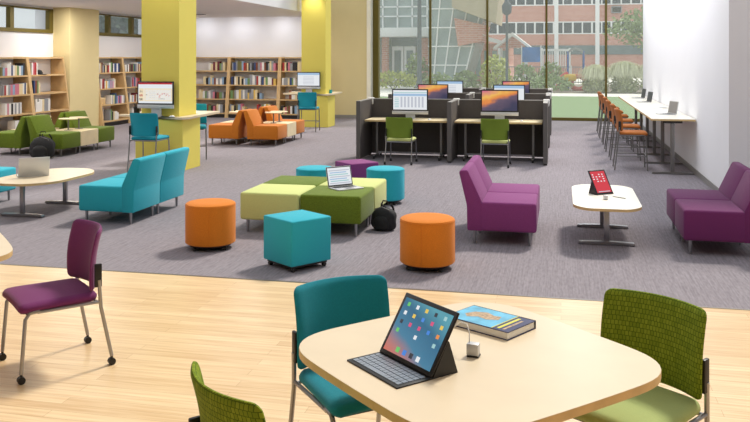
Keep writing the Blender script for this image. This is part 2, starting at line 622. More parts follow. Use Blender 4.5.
# ------------------------------------------------------------------ outdoors
struct(MB().box(-60, 60, 25.98, 42.9, -0.3, -0.05, 'lawn'), 'lawn')
struct(MB().box(-60, 60, 42.9, 46.4, -0.3, -0.045, 'concrete_path'), 'path')
struct(MB().box(-60, 60, 46.4, 62, -0.3, -0.04, 'mulch'), 'planting_bed')
struct(MB().box(-60, 60, 62, 140, -0.3, -0.05, 'concrete_path'), 'plaza')
struct(MB().box(-14.5, -5.6, 40.5, 60, -0.3, -0.03, 'concrete_path'), 'entrance_path')

# long brick building
bb = thing('brick_building', 'long red brick building with white window bands beyond the lawn', 'building', (0, 95, 0))
MB().box(-9.2, 24, 0, 12, -0.05, 12.5, 'red_brick').build('wall', bb)
MB().box(-9.2, 24, -0.12, 0, 2.2, 3.2, 'ext_dark_glass').build('dark_glass_band', bb)  # dark glass strip along the lower facade
proto = None
cnt = 0
for zc in (5.15, 8.35):
    for i in range(15):
        x = -8.0 + i * 2.06
        if proto is None:
            f = MB().box(-1.03, 1.03, -0.12, 0.02, -0.70, 0.70, 'ext_white').build('window', bb)
            MB().box(-0.93, -0.08, -0.14, -0.1, -0.58, 0.58, 'ext_window_glass').box(0.08, 0.93, -0.14, -0.1, -0.58, 0.58, 'ext_window_glass').build('pane', f)
            proto = f
            f.location = (x, 0, zc)
        else:
            f = proto.copy(); COL.objects.link(f); f.parent = bb; f.location = (x, 0, zc)
            g = proto.children[0].copy(); COL.objects.link(g); g.parent = f
for x in (-0.5, 3.9, 9.4):
    MB().box(x - 0.22, x + 0.22, -0.3, 0, 0, 12.5, 'ext_white').build('pilaster', bb)
ac = thing('window_unit', 'small dark cooling box hanging high on the brick facade', 'cooling box', (5.9, 94.85, 6.7))
MB().box(-0.55, 0.55, -0.5, 0, 0, 0.75, 'ext_grey', r=0.05).build('casing', ac)
MB().box(-0.45, 0.45, -0.53, -0.5, 0.1, 0.65, 'black_plastic').build('grille', ac)

# glass fronted hall at the left of the view
gb = thing('glass_hall', 'glass fronted hall with white canopy over double doors', 'building', (0, 60, 0))
MB().box(-16, -8.4, 0.2, 14, -0.05, 12, 'ext_pale_glass').build('curtain_wall', gb)
mm = MB()
for x in (-14.6, -13.9, -12.8, -11.7, -10.6, -9.5, -8.5):
    mm.box(x - 0.05, x + 0.05, 0.05, 0.2, 0, 12, 'ext_white')
for z in (4.9, 5.6, 7.0):
    mm.box(-16, -8.4, 0.05, 0.2, z - 0.05, z + 0.05, 'ext_white')
mm.build('mullion_grid', gb)
MB().box(-16, -8.45, -2.2, 0.1, 3.35, 4.0, 'ext_white', r=0.05).build('canopy', gb)
MB().cyl((-12.45, -0.6, 0), (-12.45, -0.6, 3.35), 0.27, 'red_brick', n=20).build('round_column', gb)
for x in (-11.65, -10.75):
    d = MB().box(x - 0.42, x + 0.42, -0.05, 0.15, 0.0, 2.7, 'ext_white').build('entrance_door', gb)
    MB().box(x - 0.25, x + 0.25, -0.08, -0.04, 0.35, 2.4, 'ext_dark_glass').build('pane', d)
MB().box(-12.1, -10.2, 0.0, 0.18, 2.75, 3.35, 'ext_dark_glass').build('transom', gb)
MB().box(-10.1, -8.4, -0.3, 0.15, 0.0, 3.3, 'red_brick').build('brick_panel', gb)

# leaning glass prow
pw = thing('angled_glass_wing', 'slanted glass and stone wing leaning over the walkway', 'building', (0, 53, 0))
MB().prism([(-8.3, -0.05), (-6.2, -0.05), (-4.5, 5.2), (-4.0, 8.0), (-8.3, 8.0)], 0, 6, 'ext_pale_glass', axis='y').build('glass_wall', pw)
mm = MB()
for k in range(4):
    xb = -8.0 + k * 0.62
    mm.cyl((xb, -0.05, 0), (xb + 1.7 * (k + 1) / 4 + 0.25, -0.05, 8.0), 0.05, 'ext_white', n=6)
for z in (1.4, 2.6, 3.8, 5.0):
    mm.box(-8.3, -6.2 + z * 0.3, -0.1, 0.0, z - 0.04, z + 0.04, 'ext_white')
mm.build('mullion_grid', pw)
MB().prism([(-6.6, 5.0), (-3.9, 4.0), (-3.4, 9.0), (-6.8, 9.0)], -1.4, 4, 'ext_stone', axis='y').build('stone_soffit', pw)
MB().prism([(-6.35, 2.6), (-4.9, 2.9), (-4.6, 3.9), (-6.6, 4.4)], -0.4, 3, 'red_brick', axis='y').build('brick_panel', pw)
lb = thing('low_annex', 'low dark brick annex with white roof edge and tall panes', 'building', (0.4, 61.5, 0))
MB().box(-6.9, -4.1, 0, 6, -0.05, 2.9, 'red_brick').build('wall', lb)
MB().prism([(-7.2, 3.5), (-3.7, 2.6), (-3.7, 2.85), (-7.2, 3.85)], -0.5, 6.2, 'ext_white', axis='y').build('roof', lb)
for k in range(4):
    MB().box(-6.5 + k * 0.6, -6.15 + k * 0.6, -0.06, 0.02, 0.5, 2.4, 'ext_pale_glass').build('window', lb)

# gabled porch, banner, fence
gp = thing('gabled_porch', 'small white gabled porch in front of the brick building', 'porch', (-3.2, 55, 0))
for x in (-0.75, 0.95):
    for y in (0, 2.0):
        MB().box(x - 0.08, x + 0.08, y - 0.08, y + 0.08, -0.05, 2.5, 'ext_white').build('post', gp)
MB().prism([(-1.1, 2.4), (0.1, 3.3), (1.3, 2.4), (1.3, 2.58), (0.1, 3.52), (-1.1, 2.58)], -0.2, 2.3, 'ext_white', axis='y').build('roof', gp)
MB().prism([(-0.85, 2.5), (1.05, 2.5), (0.1, 3.25)], 0.0, 0.06, 'red_brick', axis='y').build('gable_panel', gp)
bn = thing('banner', 'bright blue banner hanging on posts beside the porch', 'banner', (-1.85, 54, 0))
MB().box(-0.56, 0.56, -0.02, 0.02, 1.6, 2.55, 'banner_blue').build('cloth', bn)
for x in (-0.6, 0.6):
    MB().cyl((x, 0, -0.05), (x, 0, 2.65), 0.035, 'ext_white').build('post', bn)
fn = thing('garden_fence', 'pale metal fence running along the far planting bed', 'fence', (0, 52.5, 0))
MB().box(-4.2, 1.4, -0.02, 0.02, 1.28, 1.34, 'ext_grey').box(-4.2, 1.4, -0.02, 0.02, 0.35, 0.4, 'ext_grey').build('rail', fn)
for k in range(8):
    MB().box(-4.2 + k * 0.8 - 0.05, -4.2 + k * 0.8 + 0.05, -0.05, 0.05, -0.05, 1.4, 'ext_white').build('post', fn)
pk = MB()
for k in range(38):
    pk.box(-4.15 + k * 0.148 - 0.015, -4.15 + k * 0.148 + 0.015, -0.01, 0.01, 0.3, 1.28, 'ext_grey')
pk.build('bars', fn)
pg = thing('white_pergola', 'white slatted pergola between the banner and play area', 'pergola', (-0.35, 56, 0))
for x in (-0.9, 0.0, 0.9):
    MB().box(x - 0.07, x + 0.07, -0.07, 0.07, -0.05, 2.5, 'ext_white').build('post', pg)
sl = MB()
for k in range(14):
    sl.box(-0.92 + k * 0.14 - 0.03, -0.92 + k * 0.14 + 0.03, -0.02, 0.02, 1.2, 2.3, 'ext_white')
sl.box(-1.1, 1.1, -0.1, 0.1, 2.3, 2.45, 'ext_white')
sl.build('slat_screen', pg)

# street lamps
def street_lamp(x, y, h, r, label):
    t = thing('street_lamp', label, 'street lamp', (x, y, -0.05))
    MB().lathe([(r * 2.4, 0), (r * 2.4, 0.2), (r * 1.3, 0.5), (r, 0.8), (r * 0.85, h)], 'lamp_post', n=12).build('pole', t)
    MB().lathe([(r * 1.2, h), (r * 3.2, h + 0.12), (r * 3.6, h + 0.5), (r * 2.6, h + 0.62), (r * 0.6, h + 0.85)], 'lamp_post', n=12).build('lantern', t)
    return t
street_lamp(-2.82, 45, 4.2, 0.075, 'slim dark street lamp with a lantern standing before the porch')
street_lamp(-7.54, 45, 5.6, 0.13, 'thick dark lamp pole rising in front of the glass doors')

# plants
def leaf_ball(mb, cx, cy, cz, rx, ry, rz, n, m, s, up=False):
    for _ in range(n):
        a, b = random.uniform(0, 2 * PI), math.acos(random.uniform(-0.6, 1))
        q = random.uniform(0.55, 1.0)
        p = Vector((cx + rx * q * math.sin(b) * math.cos(a), cy + ry * q * math.sin(b) * math.sin(a), cz + rz * q * math.cos(b)))
        u = Vector((random.uniform(-1, 1), random.uniform(-1, 1), random.uniform(-1, 1))).normalized() * s
        v = u.orthogonal().normalized() * s * 0.6
        mb.add([p - u, p + v, p + u, p - v], [(0, 1, 2, 3)], m)

def bush(name, label, cat, x, y, rx, ry, rz, n, m, s, group=None):
    t = thing(name, label, cat, (x, y, -0.04), 0, group)
    mb = MB()
    leaf_ball(mb, 0, 0, rz * 0.55, rx, ry, rz * 0.8, n, m, s)
    mb.build('foliage', t)
    st = MB()
    for k in range(5):
        a = k * 1.3
        st.cyl((0.05 * math.cos(a), 0.05 * math.sin(a), 0), (rx * 0.5 * math.cos(a), ry * 0.5 * math.sin(a), rz * 0.8), 0.025, 'bark', n=5)
    st.build('stems', t)
    return t

bush('round_bush', 'pale green bush just left of the slim street lamp', 'bush', -3.75, 49.5, 0.95, 0.8, 1.55, 500, 'foliage_lime', 0.14)
bush('round_bush', 'green bush right of the slim street lamp', 'bush', -2.1, 50.5, 0.8, 0.7, 1.2, 350, 'foliage', 0.13)
bush('round_bush', 'wide low green hedge bush before the play area', 'bush', -0.6, 47.4, 1.3, 0.6, 0.75, 600, 'foliage', 0.1)
bush('round_bush', 'leafy green bush beside the white pergola', 'bush', -0.6, 51.6, 0.8, 0.6, 1.3, 350, 'foliage', 0.12)
bush('flowering_shrub', 'low yellow green shrub before the glass doors', 'shrub', -10.0, 50.0, 1.6, 0.7, 0.85, 600, 'foliage_lime', 0.11)
bush('flowering_shrub', 'low shrub right of the thick lamp pole', 'shrub', -6.9, 47.5, 0.9, 0.6, 0.8, 350, 'foliage', 0.11)
bush('flowering_shrub', 'wide green shrub under the slanted glass wing', 'shrub', -5.6, 50.3, 0.9, 0.5, 0.85, 450, 'foliage', 0.11)
bush('flowering_shrub', 'tall grey green shrub against the glass hall', 'shrub', -9.3, 54.5, 0.8, 0.5, 1.7, 350, 'foliage', 0.13)

def plume_clump(x, y, r, h, n, label):
    t = thing('plume_grass', label, 'ornamental grass', (x, y, -0.04), 0, 'pale plume grasses behind the lawn')
    mb = MB()
    for _ in range(n):
        a = random.uniform(0, 2 * PI)
        rr = r * random.uniform(0.05, 1)
        bx, by = 0.25 * rr * math.cos(a), 0.25 * rr * math.sin(a)
        hh = h * random.uniform(0.75, 1.0) * (1 - 0.12 * (rr / r) ** 2)
        pts = []
        for k in range(5):
            q = k / 4
            pts.append(Vector((bx + rr * 0.85 * math.cos(a) * q ** 1.2, by + rr * 0.85 * math.sin(a) * q ** 1.2, hh * math.sin(q * 2.5))))
        sd = Vector((-math.sin(a), math.cos(a), 0)) * 0.022
        vs = []
        for k, p in enumerate(pts):
            ww = sd * (1.2 - 0.2 * k)
            vs += [p - ww, p + ww]
        mb.add(vs, [(2 * k, 2 * k + 1, 2 * k + 3, 2 * k + 2) for k in range(4)], 'plume')
    mb.build('blades', t)
    cr = MB()
    leaf_ball(cr, 0, 0, 0.35, r * 0.72, r * 0.72, h * 0.45, 500, 'foliage_pale', 0.10)
    cr.build('crown', t)
plume_clump(1.9, 48.0, 1.05, 1.65, 1100, 'pale plume grass at the left of the clump row')
plume_clump(3.45, 48.3, 1.1, 1.85, 1200, 'tall pale plume grass right of the window post')
plume_clump(5.0, 48.0, 1.1, 1.8, 1100, 'pale plume grass nearest the white wall')

def tree(x, y, h, r, label, m='foliage', n=1500, cz=None):
    t = thing('leafy_tree', label, 'tree', (x, y, -0.05))
    tr = MB()
    tr.tube([(0, 0, 0), (0.05, 0, h * 0.3), (-0.05, 0.05, h * 0.55), (0.05, 0, h * 0.8)], 0.12, 'bark')
    for k in range(5):
        a = k * 1.25
        tr.cyl((0, 0, h * (0.35 + 0.07 * k)), (r * 0.6 * math.cos(a), r * 0.6 * math.sin(a), h * (0.55 + 0.08 * k)), 0.05, 'bark', n=6)
    tr.build('trunk', t)
    mb = MB()
    for k in range(7):
        a = k * 0.9
        leaf_ball(mb, r * 0.5 * math.cos(a), r * 0.5 * math.sin(a), h * (0.45 + 0.07 * k), r * 0.65, r * 0.65, h * 0.18, n // 7, m, 0.16)
    mb.build('crown', t)
tree(5.9, 57, 5.4, 2.9, 'green leafy tree rising above the plume grasses')
tree(-18.0, 30.2, 4.4, 2.0, 'dark leafy tree outside the far high window', 'foliage_dark', 2500)
tree(-18.6, 36.0, 4.6, 2.0, 'dark leafy tree outside the far high window, further back', 'foliage_dark', 2500)
pvl = thing('white_pavilion', 'white walled building outside the near high window', 'building', (-21, 22, 0))
MB().box(-2, 1, -9, 2, -0.05, 2.9, 'ext_white').build('wall', pvl)
for y in (-6.5, -3.5, -0.5):
    MB().box(1, 1.06, y - 0.6, y + 0.6, 1.2, 2.6, 'ext_pale_glass').build('window', pvl)

# play structure
pl = thing('play_structure', 'red, blue and yellow playground climbing frame beyond the fence', 'playground', (0.85, 50.5, -0.04))
for x, y in ((-0.45, 0), (0.45, 0), (-0.45, 0.8), (0.45, 0.8)):
    MB().cyl((x, y, 0), (x, y, 2.3), 0.06, 'play_blue').build('post', pl)
MB().box(-0.5, 0.5, -0.05, 0.85, 0.85, 0.95, 'play_yellow').build('deck', pl)
MB().prism([(-0.6, 2.1), (-0.3, 2.45), (0, 2.55), (0.3, 2.45), (0.6, 2.1), (0.5, 2.1), (0.25, 2.32), (0, 2.4), (-0.25, 2.32), (-0.5, 2.1)], -0.05, 0.85, 'ext_grey', axis='y').build('canopy', pl)
tb = MB()
tb.tube([(0.15 + 0.42 * math.cos(t * 0.45), -0.25 - 0.02 * t, 0.45 + 0.38 * math.sin(t * 0.45)) for t in range(15)], 0.14, 'play_red', n=10)
tb.build('tube_slide', pl)
MB().tube([(-0.5, -0.1, 1.0), (-0.8, -0.4, 0.8), (-1.0, -0.9, 0.3), (-1.1, -1.2, 0.15)], 0.13, 'play_red').build('slide', pl)
MB().lathe([(0.3, 0), (0.38, 0.1), (0.38, 0.3), (0.28, 0.4)], 'play_yellow', n=16, T=Matrix.Translation((-0.35, -0.5, 0.55))).build('barrel', pl)
MB().tube([(0.55, 0.2, 1.0), (0.9, 0.0, 0.9), (1.15, -0.3, 1.3)], 0.1, 'play_red').build('arm_slide', pl)

# ------------------------------------------------------------------ bookcases and books
BT = [0.14, 0.585, 1.03, 1.475, 1.905]
def bookcase_mesh(wid):
    t = thing('bookcase', '', 'bookcase')
    def dep(z):
        return 0.60 - 0.26 * z / 1.92
    for k, s in enumerate((-1, 1)):
        x0 = s * wid / 2
        x1 = x0 - s * 0.055
        MB().prism([(-0.0, 0), (-dep(0), 0), (-dep(1.92), 1.925), (-0.0, 1.925)], min(x0, x1), max(x0, x1), 'bookcase_wood', axis='x').build('side_panel', t)
    for z in BT:
        MB().box(-wid / 2 + 0.056, wid / 2 - 0.056, -dep(z) + 0.004, -0.0, z - 0.025, z + 0.012, 'bookcase_wood').build('shelf', t)
    MB().box(-wid / 2 + 0.056, wid / 2 - 0.056, -0.56, -0.52, 0, 0.11, 'black_plastic').build('kick_board', t)
    return t, dep

PAL = [('white', (232, 230, 226)), ('grey', (150, 152, 158)), ('black', (38, 36, 40)), ('red', (168, 48, 44)), ('pink', (206, 120, 140)),
       ('brown', (128, 70, 46)), ('cream', (226, 208, 166)), ('dark blue', (54, 74, 122)), ('pale blue', (142, 170, 200)), ('green', (112, 146, 92)),
       ('yellow', (222, 186, 96)), ('olive', (118, 112, 66)), ('maroon', (110, 36, 56))]
MIX = ['white'] * 6 + ['grey'] * 4 + ['black'] * 3 + ['red', 'red', 'pink', 'pink', 'pink', 'brown', 'brown', 'cream', 'cream', 'cream', 'cream', 'dark blue', 'dark blue', 'pale blue', 'pale blue', 'green', 'green', 'yellow', 'olive', 'maroon']
BOOK = {}
for nm, c in PAL:
    mat('book_' + nm.replace(' ', '_'), c, 0.6, var=0.08, scale=30)
def book_mesh(nm):
    """unit book: x thickness 1, y depth 1 (spine at -1), z height 1"""
    if nm not in BOOK:
        b = MB()
        k = 'book_' + nm.replace(' ', '_')
        b.box(-0.5, -0.42, -1, 0, 0, 1, k).box(0.42, 0.5, -1, 0, 0, 1, k).box(-0.5, 0.5, -1, -0.93, 0, 1, k)
        b.box(-0.42, 0.42, -0.93, -0.04, 0.03, 0.97, 'paper')
        o = b.build('book')
        BOOK[nm] = o.data
        bpy.data.objects.remove(o)
    return BOOK[nm]
ORD = ['first', 'second', 'third', 'fourth', 'fifth', 'sixth', 'seventh', 'eighth', 'ninth', 'tenth', 'eleventh', 'twelfth', 'thirteenth', 'fourteenth',
       'fifteenth', 'sixteenth', 'seventeenth', 'eighteenth', 'nineteenth', 'twentieth', 'twenty-first', 'twenty-second', 'twenty-third', 'twenty-fourth',
       'twenty-fifth', 'twenty-sixth', 'twenty-seventh', 'twenty-eighth', 'twenty-ninth', 'thirtieth', 'thirty-first', 'thirty-second']
ROWN = {3: 'top', 2: 'second', 1: 'third', 0: 'bottom'}
def place_bookcase(where, loc, rz, wid, fills, label, biases=None):
    t, dep = bookcase_mesh(wid)
    t.location = loc
    t.rotation_euler = (0, 0, rz)
    t['label'] = label
    t['group'] = 'wooden bookcases along the walls'
    mw = Matrix.Translation(loc) @ Matrix.Rotation(rz, 4, 'Z')
    for row, ranges in fills.items():
        k = 0
        for (a, b) in ranges:
            x = -wid / 2 + 0.07 + a * (wid - 0.14)
            xe = -wid / 2 + 0.07 + b * (wid - 0.14)
            hb = random.uniform(0.22, 0.29)
            while x < xe and k < len(ORD):
                tk = random.uniform(0.045, 0.088)
                if random.random() < 0.35:
                    hb = random.uniform(0.19, 0.31)
                h = hb * random.uniform(0.96, 1.03)
                if x + tk > wid / 2 - 0.06:
                    break
                nm = random.choice(MIX)
                o = bpy.data.objects.new('book', book_mesh(nm))
                COL.objects.link(o)
                d = random.uniform(0.17, 0.23)
                o.location = mw @ Vector((x + tk / 2, -dep(BT[row]) + 0.03 + d, BT[row] + 0.0125))
                o.rotation_euler = (0, 0, rz)
                o.scale = (tk - 0.002, d, h)
                tag(o, '%s book, %s from left, %s shelf, %s' % (nm, ORD[k], ROWN[row], where[4:]), 'book', 'books on the %s shelf of %s' % (ROWN[row], where))
                x += tk
                k += 1

# along the back wall (facing the camera)
YB = 25.33
place_bookcase('the left back bookcase', (-11.18, YB, 0), 0, 1.70, {3: [(.60, .97)], 2: [(.5, .97)], 1: [(.42, .97)], 0: [(.5, .93)]}, 'left wooden bookcase on the back wall, beside the yellow column')
place_bookcase('the middle back bookcase', (-9.48, YB, 0), 0, 1.70, {3: [(.02, .42), (.5, .98)], 2: [(.02, .62), (.68, .96)], 1: [(.02, .66)], 0: [(.02, .3), (.6, .9)]}, 'middle wooden bookcase on the back wall behind the orange seats')
place_bookcase('the right back bookcase', (-7.98, YB, 0), 0, 1.30, {3: [(.02, .52)], 2: [(.02, .4)], 1: [(.24, .55)], 0: [(.02, .6)]}, 'right wooden bookcase on the back wall, partly behind the far monitor')
# along the left wall (facing right)
XL = -12.81
place_bookcase('the nearest left bookcase', (XL, 16.95, 0), PI / 2, 1.50, {3: [(.3, .95)], 2: [(.3, .97)], 1: [(.3, .72)], 0: [(.5, .9)]}, 'nearest wooden bookcase on the left wall, cut by the frame')
place_bookcase('the bookcase left of the pier', (XL, 18.45, 0), PI / 2, 1.50, {3: [(.04, .2)], 2: [(.04, .22)], 1: [(.03, .42)], 0: [(.1, .4)]}, 'half empty wooden bookcase just left of the beige pier')
place_bookcase('the bookcase right of the pier', (XL, 21.40, 0), PI / 2, 1.46, {3: [(.04, .9)], 2: [(.06, .62)], 1: [(.4, .92)], 0: [(.25, .6)]}, 'wooden bookcase just right of the beige pier')
place_bookcase('the far left bookcase', (XL, 22.86, 0), PI / 2, 1.46, {3: [(.04, .95)], 2: [(.2, .7)], 1: [(.04, .5)], 0: [(.1, .6)]}, 'wooden bookcase near the back corner behind the yellow column')
# lying things on the shelves
cap = thing('black_cap', 'small black cap lying on the top shelf by the beige pier', 'cap', (XL + 0.22, 18.3, BT[3] + 0.014))
MB().lathe([(0.11, 0), (0.11, 0.05), (0.08, 0.10), (0.02, 0.12)], 'bag_black', n=16).build('crown', cap)
MB().prism([(0.0, -0.1), (0.12, -0.09), (0.2, -0.04), (0.2, 0.04), (0.12, 0.09), (0.0, 0.1)], 0.0, 0.012, 'bag_black').build('brim', cap)
bx_ = thing('cardboard_box', 'small brown box on the third shelf right of the pier', 'box', (XL + 0.25, 20.98, BT[1] + 0.014))
MB().box(-0.12, 0.12, -0.18, 0.18, 0, 0.17, 'maple_edge').build('body', bx_)
MB().box(-0.125, 0.125, -0.185, 0.185, 0.16, 0.19, 'maple').build('lid', bx_)

# ------------------------------------------------------------------ soft seating
SW = 0.66
def seat_unit(fab, label, loc, rz, group, wid=SW, back=True, legs='chrome', lean=0.0):
    """one lounge module facing -Y, front edge at y=-0.35, back at y=+0.35"""
    t = thing('lounge_seat' if back else 'bench_module', label, 'lounge seat' if back else 'ottoman', loc, rz, group)
    h = wid / 2 - 0.003
    y1 = 0.22 if back else wid / 2 - 0.003
    y0 = -0.35 if back else -wid / 2 + 0.003
    MB().box(-h, h, y0, y1, 0.14, 0.44, fab, r=0.028, seg=3).build('seat', t)
    if back:
        MB().prism([(0.19, 0.14), (0.35, 0.14), (0.355, 0.40), (0.435 + lean, 0.735 + lean * 0.3), (0.42 + lean, 0.758 + lean * 0.3), (0.355 + lean, 0.762 + lean * 0.3), (0.338 + lean, 0.748 + lean * 0.3), (0.20, 0.45)], -h, h, fab, axis='x', r=0.016, seg=2).build('backrest', t)
    for sx in (-1, 1):
        for yy in (y0 + 0.07, (0.28 if back else y1 - 0.07)):
            MB().cyl((sx * (h - 0.07), yy, 0.0), (sx * (h - 0.07), yy, 0.142), 0.014, legs, r1=0.019, n=12).build('leg', t)
    return t

def sofa(x_front, y0, facing, fab, names, group, n=2, wid=SW):
    """row of modules along Y; facing +1 -> +x, -1 -> -x"""
    for i in range(n):
        yc = y0 + wid * (i + 0.5)
        xc = x_front - facing * 0.35
        seat_unit(fab, names[i], (xc, yc, 0), face_dir(facing, 0), group, wid)

sofa(-0.24, 8.56, 1, 'purple', ['purple lounge seat facing right, the nearer of the middle pair', 'purple lounge seat facing right, the farther of the middle pair'], 'purple seats in the middle', wid=0.68)
sofa(1.16, 8.54, -1, 'purple_dark', ['nearer dark purple lounge seat at the right edge', 'farther dark purple lounge seat by the white wall corner'], 'purple seats at the right wall', wid=0.69)
sofa(-5.455, 8.68, -1, 'teal', ['nearer teal lounge seat of the pair by the stool column', 'farther teal lounge seat of the pair by the stool column'], 'teal seats beside the coffee table', wid=0.66)
sofa(-7.16, 8.62, 1, 'teal', ['teal lounge seat cut by the left edge, nearer one', 'teal lounge seat at the left edge behind the coffee table'], 'teal seats at the left edge', wid=0.66)

def connect_table(loc, rz, label, group):
    t = thing('connecting_table', label, 'low table', loc, rz, group)
    MB().box(-0.32, 0.32, -0.35, 0.345, 0.14, 0.44, 'maple', r=0.006, seg=1).build('block', t)
    for ox in (-0.19, 0.19):
        MB().box(ox - 0.06, ox + 0.06, -0.04, 0.08, 0.44, 0.448, 'grey_metal').cyl((ox, 0.02, 0.445), (ox, 0.02, 0.66), 0.016, 'grey_metal').build('post', t)
        MB().prism([(ox + 0.15 * math.cos(a), 0.02 + 0.2 * math.sin(a)) for a in [2 * PI * k / 28 for k in range(28)]], 0.66, 0.682, 'maple', r=0.004, seg=1).build('tablet_top', t)
    for sx in (-1, 1):
        for yy in (-0.28, 0.28):
            MB().cyl((sx * 0.26, yy, 0), (sx * 0.26, yy, 0.142), 0.015, 'chrome').build('leg', t)
    return t

def cluster(xr, y0, fab, colour):
    """two rows back to back; xr = front of the right-hand row"""
    g = '%s seats standing back to back' % colour
    xl = xr - 1.60
    w_ = 0.65
    for side, xf, nm in ((1, xr, 'right'), (-1, xl, 'left')):
        xc = xf - side * 0.35
        for k, far in ((0, 'near'), (2, 'far')):
            seat_unit(fab, '%s lounge seat at the %s end of the cluster, facing %s' % (colour, far, nm), (xc, y0 + w_ * (k + 0.5), 0), face_dir(side, 0), g, w_, legs='grey_metal', lean=0.008)
        connect_table((xc, y0 + w_ * 1.5, 0), face_dir(side, 0), 'pale maple block with raised tablet between the %s-facing %s seats' % (nm, colour), 'maple blocks among the %s seats' % colour)
cluster(-5.93, 17.02, 'orange_lounge', 'orange')
cluster(-9.35, 14.34, 'green', 'green')

# big four-part ottoman
for (ix, iy, fab, lb_) in ((0, 0, 'lime', 'pale lime square bench module, front left of the four'), (1, 0, 'green', 'dark green square bench module carrying the open laptop'),
                          (0, 1, 'green', 'dark green square bench module at the back left of four'), (1, 1, 'lime', 'pale lime square bench module at the back right of four')):
    seat_unit(fab, lb_, (-3.44 + 0.343 + ix * 0.686, 8.6 + 0.343 + iy * 0.686, 0), 0, 'square bench modules pushed together', 0.684, back=False)

# loose ottomans
def caster(parent, x, y, r=0.022, z=0.0):
    m = MB()
    m.cyl((x - 0.017, y, r + z), (x + 0.017, y, r + z), r, 'black_plastic', n=14)
    m.cyl((x, y, r + z), (x, y, 2 * r + 0.014 + z), 0.008, 'black_plastic', n=8)
    return m.build('caster', parent)

def drum(fab, loc, label, rz=0.0, r=0.25):
    t = thing('drum_ottoman', label, 'ottoman', loc, rz, 'round drum ottomans')
    MB().lathe([(r - 0.012, 0.055), (r, 0.065), (r, 0.435), (r - 0.006, 0.45), (r - 0.025, 0.46), (r * 0.5, 0.464), (0.01, 0.465)], fab, n=56).build('body', t)
    MB().lathe([(r - 0.04, 0.035), (r - 0.03, 0.056)], 'black_plastic', n=40).build('base', t)
    s = MB()
    for a in (-PI / 2, 0.2, PI - 0.3):
        s.tube([((r + 0.0005) * math.cos(a), (r + 0.0005) * math.sin(a), z) for z in (0.065, 0.2, 0.435)], 0.0022, fab, n=5)
    s.tube([((r - 0.001) * math.cos(k * PI / 28), (r - 0.001) * math.sin(k * PI / 28), 0.438) for k in range(57)], 0.003, fab, n=5)
    s.build('piping', t)
    for k in range(4):
        a = PI / 4 + k * PI / 2
        caster(t, (r - 0.045) * math.cos(a), (r - 0.045) * math.sin(a), 0.018)
    return t
drum('orange', (-1.19, 7.54, 0), 'round orange drum ottoman in the middle of the carpet', rz=-0.05)
drum('orange', (-3.45, 7.86, 0), 'round orange drum ottoman behind the purple chair, by the teal sofa', rz=0.35)
drum('teal', (-3.18, 10.62, 0), 'round teal drum ottoman behind the left of the square benches')
drum('teal', (-2.26, 10.78, 0), 'round teal drum ottoman behind the laptop and backpack')

def cube(fab, loc, rz, label, a=0.45):
    t = thing('cube_ottoman', label, 'ottoman', loc, rz, 'square cube ottomans')
    h = a / 2
    MB().box(-h, h, -h, h, 0.055, 0.46, fab, r=0.016, seg=3).build('body', t)
    MB().box(-h + 0.03, h - 0.03, -h + 0.03, h - 0.03, 0.035, 0.056, 'black_plastic').build('base', t)
    s = MB()
    q = h - 0.004
    s.tube([(-q, -q, 0.444), (q, -q, 0.444), (q, q, 0.444), (-q, q, 0.444), (-q, -q, 0.444)], 0.003, fab, n=5)
    s.build('piping', t)
    for sx in (-1, 1):
        for sy in (-1, 1):
            caster(t, sx * (h - 0.05), sy * (h - 0.05), 0.018)
    return t
cube('teal', (-2.375, 7.36, 0), R(-36), 'teal cube ottoman in front of the square benches')
cube('purple', (-2.79, 11.35, 0), R(45), 'purple cube ottoman between the two teal drums')

# ------------------------------------------------------------------ chairs
def back_fn(y0, lean, z0, H, curve=0.075, halfw=0.24):
    def fn(x, v, t):
        c = math.cos(0)
        yy = y0 - curve * (x / halfw) ** 2 + lean * v + 0.02 * math.sin(v * PI) * -1
        # thickness runs along the local normal
        s = 2 * curve * x / halfw ** 2
        nlen = math.hypot(1, s)
        return (x + t * s / nlen, yy + t / nlen, z0 + H * v)
    return fn

